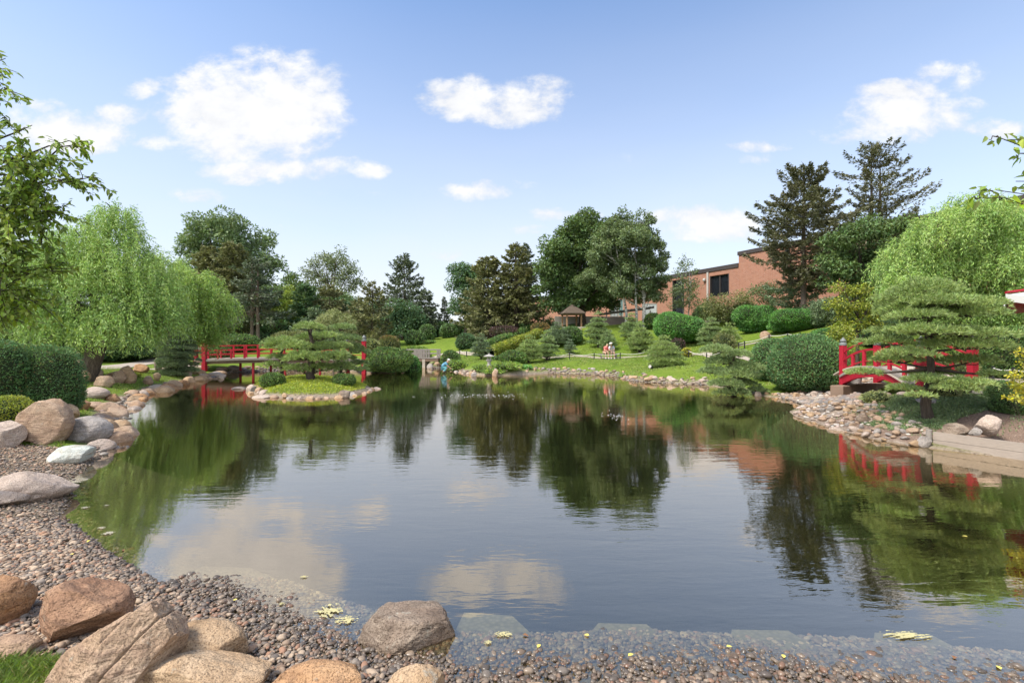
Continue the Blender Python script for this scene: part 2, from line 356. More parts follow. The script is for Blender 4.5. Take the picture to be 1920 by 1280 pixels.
def pebblemat(name, cols, wet=False, dark=1.0):
    m = Mat(name); g = m.n('ShaderNodeNewGeometry'); r = g.outputs['Random Per Island']
    k = len(cols); col = m.ramp(r, [(i/k, tuple(c*dark for c in cols[i])) for i in range(k)], 'CONSTANT')
    col = m.mix(m.math('MULTIPLY', m.noise(60, 3, .6), .5), col, (.10*dark,.085*dark,.07*dark))
    pos = m.n('ShaderNodeSeparateXYZ', {0: g.outputs['Position']})
    wetf = m.n('ShaderNodeMapRange', {'Value': pos.outputs[2], 'From Min': .01, 'From Max': .085, 'To Min': 1.0, 'To Max': 0.0}).outputs[0]
    dry = m.n('ShaderNodeMapRange', {'Value': pos.outputs[2], 'From Min': -.03, 'From Max': .005, 'To Min': .15, 'To Max': 1.0}).outputs[0]
    wetf = m.math('MULTIPLY', wetf, dry, True)
    col = m.mix(m.math('MULTIPLY', wetf, .62), col, (.035,.03,.025))
    rg = m.math('SUBTRACT', .75, m.math('MULTIPLY', wetf, .5))
    return m.done(m.pr(col, rg, None, .4))
PC = [(0.207,0.15,0.105),(0.35,0.24,0.159),(0.137,0.11,0.091),(0.415,0.26,0.163),(0.262,0.2,0.15),(0.503,0.37,0.254),(0.175,0.135,0.109),(0.382,0.2,0.118),(0.306,0.25,0.2),(0.218,0.14,0.091),(0.459,0.34,0.235),(0.153,0.12,0.095)]
PEB = pebblemat('river_pebbles', PC)
COB = pebblemat('pale_cobbles', [(.55,.44,.33),(.42,.33,.26),(.60,.52,.43),(.36,.30,.26),(.50,.36,.27),(.62,.55,.46),(.30,.27,.25),(.56,.42,.36),(.46,.42,.37)])

COBD = pebblemat('shore_stones', [(.55,.44,.33),(.42,.33,.26),(.60,.52,.43),(.36,.30,.26),(.50,.36,.27),(.30,.27,.25),(.40,.28,.22)], dark=.62)
def flat(name, c, rough=.6, spec=.3, nz=0.0, sc=20, **k):
    m = Mat(name)
    if nz: col = m.mix(m.noise(sc, 5, .6), tuple(x*(1-nz) for x in c), tuple(min(1, x*(1+nz)) for x in c)); nrm = m.bump(m.noise(sc*2.5, 4), .3, .01)
    else: col = c; nrm = None
    return m.done(m.pr(col, rough, nrm, spec, **k))
def wood(name, c1, c2, rough=.75, axis=(1,12,12)):
    m = Mat(name); n1 = m.noise(3.0, 6, .6, vec=m.map(axis), dist=.3); n2 = m.noise(1.2, 3)
    col = m.mix(n1, c1, c2); col = m.mix(m.math('MULTIPLY', n2, .5), col, tuple(x*.6 for x in c1))
    return m.done(m.pr(col, rough, m.bump(n1, .5, .01), .2))
RED = flat('red_paint', (.33,.012,.026), .55, .25, .45, 4)
REDD = flat('dull_red_paint', (.26,.015,.025), .55, .3, .25, 6)
WOODG = wood('weathered_wood', (.20,.175,.15), (.36,.32,.28)); WOODB = wood('brown_timber', (.17,.115,.08), (.30,.21,.15))
WOODP = wood('pale_deck_boards', (.40,.34,.27), (.58,.50,.41)); CAPM = flat('grey_metal_cap', (.16,.17,.165), .6, .4, .3, 20)
STONE = flat('lantern_stone', (.33,.31,.28), .85, .2, .35, 18); CONC = flat('pale_concrete', (.42,.39,.35), .8, .2, .15, 3)
BLACK = flat('black_metal', (.02,.02,.022), .5, .4); ROPE = flat('pale_rope', (.62,.60,.54), .8, .2, .2, 40)
GLASS = flat('dark_window_glass', (.012,.014,.018), .12, .6); FASCIA = flat('dark_fascia', (.055,.045,.042), .6, .3, .2, 4)
SHINGLE = wood('brown_shingles', (.08,.062,.047), (.17,.13,.10), .85, (14,14,3))
m = Mat('red_brick'); uv = m.map((1,1,1), 'Object')
bk = m.n('ShaderNodeTexBrick', {'Color1': (.35,.155,.10,1), 'Color2': (.26,.11,.07,1), 'Mortar': (.40,.31,.25,1), 'Scale': 1.0, 'Mortar Size': .012, 'Mortar Smooth': .2, 'Bias': -.1, 'Brick Width': .42, 'Row Height': .13})
rot = m.n('ShaderNodeMapping'); rot.inputs['Rotation'].default_value = (pi/2, 0, 0); m.t.links.new(m.co('Object'), rot.inputs[0]); m.t.links.new(rot.outputs[0], bk.inputs[0])
bc = m.mix(m.ramp(m.noise(1.6, 8, .75), [(.38,(0,0,0)),(.66,(.9,.9,.9))]), bk.outputs[0], (.37,.19,.125)); bc = m.mix(m.ramp(m.noise(2.4, 8, .8), [(.52,(0,0,0)),(.70,(.8,.8,.8))]), bc, (.27,.11,.07)); bc = m.mix(m.math('MULTIPLY', m.ramp(m.noise(.35, 4, .6, vec=m.map((4,4,.6))), [(.5,(0,0,0)),(.75,(1,1,1))]), .35), bc, (.30,.13,.085))
BRICK = m.done(m.pr(bc, .88, m.bump(bk.outputs['Fac'], -.4, .01), .15))

# ---------------------------------------------------------------- the ground
POND_PX = [(1920,1330),(1700,1300),(1500,1290),(1250,1280),(1050,1290),(860,1292),(760,1275),(640,1235),(560,1205),(450,1165),(350,1116),(262,1078),(212,1045),(150,1003),(112,965),(128,935),(122,905),(165,872),(192,852),(198,800),(205,772),(240,748),(300,727),(345,717),(388,709),(412,700),(470,697),(560,694),(640,694),(684,698),(735,700),(770,693),(782,683),(800,683),(806,692),(835,689),(850,695),(880,702),(925,705),(985,703),(1045,699),(1100,702),(1165,706),(1182,714),(1235,718),(1330,722),(1418,741),(1470,748),(1500,756),(1510,762),(1478,771),(1490,780),(1550,800),(1640,824),(1738,840)]
POND = [wl(*p) for p in POND_PX] + [(10.85,10.15),(12.6,7.1),(14.5,4.6),(14.5,2.9),(8,3.0)]
POND = np.array(POND)
ISL_C = np.array([-10.1, 25.0]); 
ISL = np.array([wl(*p) for p in [(462,733),(490,744),(560,747),(640,744),(690,734),(694,727),(660,718),(600,714),(540,715),(480,722)]])
def inside(P, poly):
    x, y = P[:,0], P[:,1]; r = np.zeros(len(P), bool); n = len(poly)
    for i in range(n):
        x1, y1 = poly[i]; x2, y2 = poly[(i+1) % n]
        c = (y1 > y) != (y2 > y)
        r ^= c & (x < (x2-x1)*(y-y1)/(y2-y1+1e-12)+x1)
    return r
def pdist(P, poly, closed=True):
    d = np.full(len(P), 1e9); n = len(poly)
    for i in range(n if closed else n-1):
        a = poly[i]; b = poly[(i+1) % n]; ab = b-a; t = np.clip(((P-a)@ab)/(ab@ab+1e-12), 0, 1)
        d = np.minimum(d, np.hypot(*(P-(a+t[:,None]*ab)).T))
    return d
def sdf(P):
    d = pdist(P, POND); d = np.where(inside(P, POND), -d, d)
    e = pdist(P, ISL); e = np.where(inside(P, ISL), e, -e)
    return np.maximum(d, e), e
CP_PX = [  # px, py, depth of ground points seen in the photograph
 (20,792,12.8),(80,752,14),(20,775,13),(165,712,24),(100,700,26),(240,692,33),(300,682,42),(330,697,36),(365,684,39),(450,656,47),(545,650,50),(475,641,60),(400,641,62),(600,645,58),(690,652,48),
 (700,640,60),(760,648,56),(729,656,50),(800,636,62),(830,640,60),(870,622,64),(845,665,46),(873,656,50),(905,650,52),(1000,618,60),(975,614,62),(950,636,54),(1070,611,56),(1120,606,58),(1085,602,60),
 (1175,602,56),(902,672,44),(993,682,42),(1025,675,44),(1068,667,46),(1142,678,43),(1200,672,43),(1180,645,47),(1100,650,48),(1245,696,36),(1290,678,41),(1272,640,44),(1224,616,50),(1285,600,54),
 (1333,650,41),(1390,650,39),(1345,683,36),(1400,665,34),(1415,616,42),(1487,625,38),(1450,634,36),(1505,588,40),(1530,607,38),(1400,690,28),(1430,715,24.5),(1455,705,26),(1510,733,22),(1570,722,20),(1600,640,30),(1600,600,34),
 (1650,600,34),(1640,700,22),(1745,739,13),(1640,768,13.3),(1700,760,13),(1800,760,12.4),(1850,785,11.3),(1790,812,11.0),(1890,773,12.8),(1900,757,14),(1850,722,16),(1870,707,20),(1900,690,25),(1880,660,32),(1727,702,14.6),(1822,706,14.8),(1775,735,14.2),(1800,640,36)]
CPW = [(-9,10,.45),(-12,8,.6),(-7,4.5,.42),(-5,3.0,.38),(-3,2.6,.36),(-3.7,3.1,.36),(0,2.4,.40),(3,2.2,.45),(8,1.5,.6),(-4,0,.85),(0,0,.9),(5,-1,.9),(16,3,.9),(14.5,8,.9),(13.5,10.5,.75),(-20,15,.8),(-30,30,.8),(-40,50,1.2),
 (25.5,55,5.4),(20,66,5.5),(5,75,4.8),(0,90,5),(-15,75,3.2),(-30,80,2.2),(-50,90,2),(40,50,6),(45,30,4.5),(30,20,2.2),(22,12,1.3),(-3,62,2.8),(60,0,2)]
CPW += [(240*cos(a), 240*sin(a), 3.0) for a in np.linspace(0, 2*pi, 12, endpoint=False)] + [(600*cos(a), 600*sin(a), 2.5) for a in np.linspace(0, 2*pi, 12, endpoint=False)]
CP = np.array([px2w(*p) for p in CP_PX]+[list(c) for c in CPW])
def Hraw(P):
    num = np.zeros(len(P)); den = np.zeros(len(P))
    for c in CP:
        r2 = (P[:,0]-c[0])**2+(P[:,1]-c[1])**2; soft = 1.2+.03*np.hypot(c[0], c[1])
        w = (r2+soft**2)**-1.9; num += w*c[2]; den += w
    return num/den
def terrain(P):
    d, e = sdf(P); H = np.maximum(Hraw(P), .25)
    near = (P[:,1] < 11) & (P[:,0] < 9)
    w = np.where(near, 3.6, 1.6); w = np.where((P[:,0] > 7) & (P[:,1] < 22), 2.6, w)
    z = .015+(H-.015)*(1-np.exp(-np.maximum(d, 0)/w))
    isl = e > 0
    z = np.where(isl, .06+.50*(1-np.exp(-np.maximum(e, 0)/1.1)), z)
    wd = np.where(near, 3.0, 1.2)
    q = np.minimum(d, 0); fr = (P[:,1] < 5.5) & (P[:,0] > -3.6)
    z = np.where(d < 0, np.where(fr, .085*q-1.5*(1-np.exp(np.minimum(q+.75, 0)/1.6)), -1.5*(1-np.exp(q/wd))), z)
    r = rng_(5); Q = np.c_[P, np.zeros(len(P))]
    amp = np.where(near | (d < 0), .02, .05)*np.clip(np.abs(d)/.8, .25, 1)
    z = z + amp*wnoise(Q, r, .9, 4)
    return z, d, e
def axis(lo, hi, c, s, k):
    a = np.arcsinh((lo-c)/s); b = np.arcsinh((hi-c)/s); n = int((b-a)/k); return c+s*np.sinh(np.linspace(a, b, n))
GX = axis(-700, 700, 0, 9, .0115); GY = axis(-300, 1500, 4, 9, .0115)
XX, YY = np.meshgrid(GX, GY); GP = np.c_[XX.ravel(), YY.ravel()]
GZ, GD, GE = terrain(GP); GZ2 = GZ.reshape(len(GY), len(GX)); GD2 = GD.reshape(GZ2.shape)
def bil(A, x, y):
    x = np.atleast_1d(x).astype(float); y = np.atleast_1d(y).astype(float)
    i = np.clip(np.searchsorted(GX, x)-1, 0, len(GX)-2); j = np.clip(np.searchsorted(GY, y)-1, 0, len(GY)-2)
    u = (x-GX[i])/(GX[i+1]-GX[i]); v = (y-GY[j])/(GY[j+1]-GY[j])
    return A[j,i]*(1-u)*(1-v)+A[j,i+1]*u*(1-v)+A[j+1,i]*(1-u)*v+A[j+1,i+1]*u*v
def hgt(x, y): 
    r = bil(GZ2, x, y); return r if np.ndim(x) else float(r[0])
COBP = np.array([wl(px, py, .15) for px, py in [(1420,752),(1470,757),(1500,762),(1478,776),(1540,800),(1640,826),(1735,842),(1742,812),(1700,800),(1640,778),(1622,760),(1660,745),(1650,733),(1560,733),(1500,737),(1425,740)]])
MULP = np.array([(8.6,12.2),(9.2,14.4),(12,15.6),(15.5,14.5),(19,9),(15,5),(12.6,7.3),(11.0,10.1),(10.2,11.6)])
cobd = np.where(inside(GP, COBP), 1., 0.)
def beach_mask(P, d):
    r = rng_(3); n = wnoise(np.c_[P, np.zeros(len(P))], r, 1.5, 3)
    b = (P[:,1] < 10.9+.2*n) & (P[:,0] < 9.4) & (d < 6) & ((P[:,1] > 3.66+.05*n) | (P[:,0] > -2.90+.05*n)) & (P[:,1] > 2.3) & (P[:,0] > -14)
    lawnleft = (P[:,0] < -9.5+.2*n+(10.6-P[:,1])*.35) & (P[:,1] > 8.6)
    return b
bm = beach_mask(GP, GD); mul = inside(GP, MULP) & (GD > .15)
shore = np.clip(1-(GD-.05-.5*np.maximum(wnoise(np.c_[GP, GZ*0], rng_(19), .8, 3), -.05))/.5, 0, 1)*(GD < 5)
col = np.zeros((len(GP), 4), np.float32); col[:,0] = bm | (GD < -.02); col[:,1] = np.maximum(mul, 0)*1.0; col[:,2] = np.maximum(cobd, shore*(GP[:,1] > 10)); col[:,3] = 1
g = MB(); nx, ny = len(GX), len(GY); i = np.arange(ny-1)[:,None]*nx; j = np.arange(nx-1)
g.add(np.c_[GP, GZ], np.stack([i+j, i+j+1, i+nx+j+1, i+nx+j], -1).reshape(-1, 4), 0, True)
gm = Mat('ground_surface'); at = gm.n('ShaderNodeVertexColor', layer_name='mask'); ms = gm.n('ShaderNodeSeparateColor'); gm.t.links.new(at.outputs[0], ms.inputs[0])
ge = gm.n('ShaderNodeNewGeometry'); gz = gm.n('ShaderNodeSeparateXYZ', {0: ge.outputs['Position']}).outputs[2]
lawn = gm.mix(gm.ramp(gm.noise(.35, 5, .65), [(.32,(0,0,0)),(.68,(1,1,1))]), (.115,.185,.020), (.185,.25,.034)); lawn = gm.mix(gm.math('MULTIPLY', gm.ramp(gm.noise(14, 6, .75), [(.3,(1,1,1)),(.6,(0,0,0))]), .6), lawn, (.07,.115,.014))
lawn = gm.mix(gm.math('MULTIPLY', gm.ramp(gm.noise(1.7, 4, .6), [(.55,(0,0,0)),(.75,(1,1,1))]), .35), lawn, (.28,.30,.07)); lawn = gm.mix(gm.math('MULTIPLY', gm.ramp(gm.noise(5.0, 5, .7), [(.50,(0,0,0)),(.72,(1,1,1))]), .45), lawn, (.055,.10,.012))
vor = gm.n('ShaderNodeTexVoronoi', {'Scale': 26.0}); gm.t.links.new(gm.co('Object'), vor.inputs[0])
grav = gm.mix(.6, gm.ramp(gm.n('ShaderNodeSeparateColor', {0: vor.outputs['Color']}).outputs[0], [(0,(.16,.13,.095)),(.5,(.36,.29,.21)),(1,(.26,.23,.19))]), (.22,.18,.13))
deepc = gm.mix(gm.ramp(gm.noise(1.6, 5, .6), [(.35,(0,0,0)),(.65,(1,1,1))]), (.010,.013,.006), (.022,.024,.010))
dep = gm.n('ShaderNodeMapRange', {'Value': gz, 'From Min': -.75, 'From Max': -.14, 'To Min': 1.0, 'To Max': 0.0}).outputs[0]  # dark silt colour, deepened with depth to stand in for absorbed light
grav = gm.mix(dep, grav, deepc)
mulc = gm.mix(gm.ramp(gm.noise(45, 5, .8), [(.35,(0,0,0)),(.65,(1,1,1))]), (.13,.085,.06), (.36,.26,.20))
dirt = gm.mix(gm.ramp(gm.noise(9, 6, .75), [(.35,(0,0,0)),(.65,(1,1,1))]), (.16,.12,.09), (.40,.32,.25))
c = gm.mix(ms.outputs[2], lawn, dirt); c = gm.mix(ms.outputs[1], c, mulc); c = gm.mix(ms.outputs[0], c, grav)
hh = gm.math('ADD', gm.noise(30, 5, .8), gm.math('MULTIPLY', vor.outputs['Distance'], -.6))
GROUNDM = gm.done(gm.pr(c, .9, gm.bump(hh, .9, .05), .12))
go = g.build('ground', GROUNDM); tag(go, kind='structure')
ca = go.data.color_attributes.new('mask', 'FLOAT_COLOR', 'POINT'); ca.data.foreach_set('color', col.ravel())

# ---------------------------------------------------------------- the water
w = MB(); wx = np.linspace(-46, 24, 2); wy = np.linspace(1.5, 60, 2)
w.add([[wx[0],wy[0],0],[wx[1],wy[0],0],[wx[1],wy[1],0],[wx[0],wy[1],0]], [[0,1,2,3]])
wm = Mat('pond_water')
def rip(sc, rot, det=3):
    n = wm.n('ShaderNodeTexNoise', {'Scale': 1.0, 'Detail': det, 'Roughness': .55, 'Distortion': .4}); mp = wm.n('ShaderNodeMapping'); mp.inputs['Scale'].default_value = sc; mp.inputs['Rotation'].default_value = (0,0,rot)
    wm.t.links.new(wm.co('Object'), mp.inputs[0]); wm.t.links.new(mp.outputs[0], n.inputs[0]); return n.outputs[0]
h1 = rip((1.1, 4.2, 1), .12); h2 = rip((4.5, 13, 1), -.15, 2)
patch = wm.ramp(rip((.16,.30,1), .3, 3), [(.35,(.25,.25,.25)),(.62,(1,1,1))])
hw = wm.math('MULTIPLY', wm.math('ADD', wm.math('MULTIPLY', h1, 1.0), wm.math('MULTIPLY', h2, .26)), patch)
nb = wm.bump(hw, .18, .022)
lw = wm.n('ShaderNodeLayerWeight', {'Blend': .5}); wm.t.links.new(nb, lw.inputs['Normal']); fr = type('o', (), {'outputs': [wm.math('ADD', wm.math('MULTIPLY', wm.math('POWER', lw.outputs['Facing'], 1.3), .80), .03, True)]})
gl = wm.n('ShaderNodeBsdfGlossy', {'Color': (1.0,.885,.765,1), 'Roughness': .018}); wm.t.links.new(nb, gl.inputs['Normal'])
tr = wm.n('ShaderNodeBsdfTransparent', {'Color': (.78,.80,.66,1)})
mx = wm.n('ShaderNodeMixShader'); wm.t.links.new(fr.outputs[0], mx.inputs[0]); wm.t.links.new(tr.outputs[0], mx.inputs[1]); wm.t.links.new(gl.outputs[0], mx.inputs[2])
wo = w.build('pond_water', wm.done(mx.outputs[0])); tag(wo, kind='structure')

# ---------------------------------------------------------------- pebbles and cobbles
def pebbles(name, P, size, mat, rng, sub=1, flatn=.55, sink=.25):
    V, F = ico(sub); n = len(P); nv = len(V)
    K = 12; vars_ = []
    for k in range(K):
        p = V.copy()
        for _ in range(3):
            nn = unit(rng.normal(size=3)); dd = rng.uniform(.6,.85); p = p-np.outer(np.maximum(p@nn-dd, 0)*.8, nn)
        vars_.append(p*(1+.07*rng.normal(size=(nv,1))*(sub < 2)))
    vars_ = np.array(vars_)[rng.integers(0, K, n)]
    sc = np.stack([rng.uniform(.8,1.25,n), rng.uniform(.6,.95,n), rng.uniform(flatn*.7,flatn*1.2,n)], -1)*size[:,None]/2
    q = vars_*sc[:,None,:]
    a = rng.uniform(0, 2*pi, n); t = rng.normal(0, .28, n); ct, st = np.cos(t)[:,None], np.sin(t)[:,None]
    y = q[...,1]*ct-q[...,2]*st; z = q[...,1]*st+q[...,2]*ct
    ca_, sa_ = np.cos(a)[:,None], np.sin(a)[:,None]
    X = q[...,0]*ca_-y*sa_+P[:,0:1]; Y = q[...,0]*sa_+y*ca_+P[:,1:2]; Z = z+P[:,2:3]+size[:,None]*flatn*.5*(1-2*sink)
    b = MB(); b.add(np.stack([X,Y,Z], -1).reshape(-1,3), (F[None]+np.arange(n)[:,None,None]*nv).reshape(-1,3), 0, True)
    return b
r = rng_(11)
def cand(n, x0, x1, y0, y1): return np.c_[r.uniform(x0, x1, n), r.uniform(y0, y1, n)]
Ps = []
for (n, x0, x1, y0, y1) in [(42000,-5.2,5.2,2.75,4.9),(24000,-7.6,-1.2,4.9,6.6),(25000,-12.8,-3.2,6.6,11.0)]:
    P = cand(n, x0, x1, y0, y1); d = bil(GD2, P[:,0], P[:,1]); q = np.abs(P[:,0]/P[:,1]) < 1.12
    P = P[(d > -1.0) & (beach_mask(P, np.abs(d))) & q & (r.random(len(P)) < np.clip(1.7+d*1.2, 0, 1)) & ((P[:,1] < 5.2) | (d > -.35))]; Ps.append(P)
P = np.concatenate(Ps); sz = r.lognormal(-3.40, .36, len(P)); z = bil(GZ2, P[:,0], P[:,1])
lump = .035*wnoise(np.c_[P, 0*z], rng_(8), 2.2, 3)
pb = pebbles('pebbles', np.c_[P, z+r.uniform(0,.018,len(P))+lump*.55], np.clip(sz, .017, .095), PEB, r)
tag(pb.build('gravel', PEB), 'small wet river pebbles of brown, grey and buff along the near water edge', 'gravel', kind='stuff')
# cobble bank on the right
r = rng_(12); 
def scatter_in(poly, n, rr):
    lo, hi = poly.min(0), poly.max(0); P = np.c_[rr.uniform(lo[0], hi[0], n), rr.uniform(lo[1], hi[1], n)]; return P[inside(P, poly)]
P = scatter_in(COBP, 5200, r); sz = np.clip(r.lognormal(-1.98, .34, len(P)), .07, .30); keep = []
order = np.argsort(-sz); grid = {}
for i in order:
    p = P[i]; s = sz[i]; c = (int(p[0]/.3), int(p[1]/.3)); ok = True
    for a in (-1,0,1):
        for b in (-1,0,1):
            for j in grid.get((c[0]+a, c[1]+b), ()):
                if (P[j,0]-p[0])**2+(P[j,1]-p[1])**2 < ((sz[j]+s)*.36)**2: ok = False; break
            if not ok: break
        if not ok: break
    if ok: grid.setdefault(c, []).append(i); keep.append(i)
P = P[keep]; sz = sz[keep]; _k = bil(GD2, P[:,0], P[:,1]) > -.12; P = P[_k]; sz = sz[_k]; z = bil(GZ2, P[:,0], P[:,1]); app = sz/P[:,1]
bigi = np.argsort(-app)[:230]; rest = np.setdiff1d(np.arange(len(P)), bigi)
tag(pebbles('c', np.c_[P[rest], z[rest]], sz[rest], COB, r, 2).build('cobble_bed', COB), 'smaller pale river cobbles filling the bank beside the wooden retaining wall', 'cobbles', kind='stuff')
proto = [pebbles('c', np.zeros((1,3)), np.ones(1), COB, r, 3, .6, .5).mesh('cobble', [COBM]) for COBM in [ROCK['pale'],ROCK['tan'],ROCK['pink'],ROCK['grey'],ROCK['pale'],ROCK['pink']] for _ in range(2)]
for i in bigi:
    o = bpy.data.objects.new('cobblestone', proto[r.integers(len(proto))]); COL.objects.link(o); s = sz[i]*1.08
    o.scale = (s, s*r.uniform(.8,1.1), s*r.uniform(.8,1.2)); o.location = (P[i,0], P[i,1], z[i]+s*.16); o.rotation_euler = (r.normal(0,.2), r.normal(0,.2), r.uniform(0,6.3))
    tag(o, 'rounded cobblestone in the pale cobble bank left of the wooden retaining wall', 'cobblestone', 'rounded cobblestones of the right bank')

# ---------------------------------------------------------------- paths
def strip(name, pts, width, mat, dz=.03, n=40):
    pts = np.array(pts, float); t = np.linspace(0, len(pts)-1, n); x = np.interp(t, np.arange(len(pts)), pts[:,0]); y = np.interp(t, np.arange(len(pts)), pts[:,1])
    T = unit(np.c_[np.gradient(x), np.gradient(y)]); S_ = np.c_[-T[:,1], T[:,0]]; k = 7; V = []
    for u in np.linspace(-.5,.5,k): q = np.c_[x, y]+S_*u*width; V.append(np.c_[q, bil(GZ2, q[:,0], q[:,1])+dz])
    V = np.stack(V, 1).reshape(-1,3); i = np.arange(n-1)[:,None]*k; j = np.arange(k-1)
    b = MB(); b.add(V, np.stack([i+j,i+j+1,i+k+j+1,i+k+j], -1).reshape(-1,4), 0, True); return tag(b.build(name, mat), kind='structure')
PATHM = flat('path_surface', (.34,.29,.235), .9, .1, .2, 5)
pw = lambda px, Y: ((px-960)/FP*Y, Y)
strip('path', [pw(790,54),pw(850,50),pw(890,47.5),pw(940,46.5),pw(1000,45.5),pw(1068,44.8),pw(1142,43.4),pw(1215,42.5),pw(1290,41),pw(1345,37),pw(1385,33),pw(1440,29.5)], .9, PATHM, .035, 90)
strip('path', [pw(100,31),pw(180,34),pw(235,38),pw(290,44),pw(330,52)], 2.4, PATHM, .035, 60)
strip('path', [pw(190,33),pw(260,35),pw(320,37.5),pw(362,39.5)], 1.0, PATHM, .04, 40)
strip('path', [pw(1830,15.5),pw(1850,18),pw(1900,20),pw(2050,21)], 1.6, PATHM, .035, 50)
strip('path', [pw(1340,41),pw(1400,38),pw(1440,36.5),pw(1500,35),pw(1560,33)], .8, PATHM, .035, 50)

# ---------------------------------------------------------------- foliage builders
def cards(mb, P, D, Nn, L, Wd, m=0, fold=0.0):
    P = np.asarray(P); D = unit(D); Sd = unit(np.cross(D, Nn)); n = len(P); L = np.broadcast_to(L, (n,))[:,None]; Wd = np.broadcast_to(Wd, (n,))[:,None]
    V = np.stack([P, P+D*L*.45+Sd*Wd/2, P+D*L, P+D*L*.45-Sd*Wd/2], 1).reshape(-1,3)
    return mb.add(V, np.arange(n*4).reshape(n,4), m)
def leaves(mb, P, D, Nn, L, Wd, m=0):      # folded, pointed leaf for near foliage
    D = unit(D); Sd = unit(np.cross(D, Nn)); Up = np.cross(Sd, D); n = len(P); L = np.broadcast_to(L, (n,))[:,None]; Wd = np.broadcast_to(Wd, (n,))[:,None]
    dr = -Up*L*.12
    V = np.stack([P, P+D*L*.3+Sd*Wd*.46+Up*L*.07, P+D*L*.68+Sd*Wd*.36+Up*L*.05+dr*.6, P+D*L+dr*1.6, P+D*L*.68-Sd*Wd*.36+Up*L*.05+dr*.6, P+D*L*.3-Sd*Wd*.46+Up*L*.07, P+D*L*.3, P+D*L*.68+dr*.5], 1).reshape(-1,3)
    b = np.arange(n)[:,None]*8
    F4 = np.concatenate([b+np.array([0,1,6,6]), ]) if False else None
    F = np.concatenate([b+np.array([6,1,2,7]), b+np.array([5,6,7,4])]); T = np.concatenate([b+np.array([0,1,6]), b+np.array([0,6,5]), b+np.array([7,2,3]), b+np.array([7,3,4])])
    off = mb.n; mb.add(V, F, m, True)
    mb.l.append((T+off).ravel()); mb.k.append(np.full(len(T), 3, np.int32)); mb.m.append(np.full(len(T), m, np.int32)); mb.s.append(np.full(len(T), True)); mb.v.append(np.zeros((0,3), np.float32))
    return mb
def rdir(r, n): return unit(r.normal(size=(n,3)))
def tree_empty(name, x, y, label, cat, group=None, z=None):
    z = hgt(x, y) if z is None else z
    return tag(empty(name, (x, y, z)), label, cat, group), z

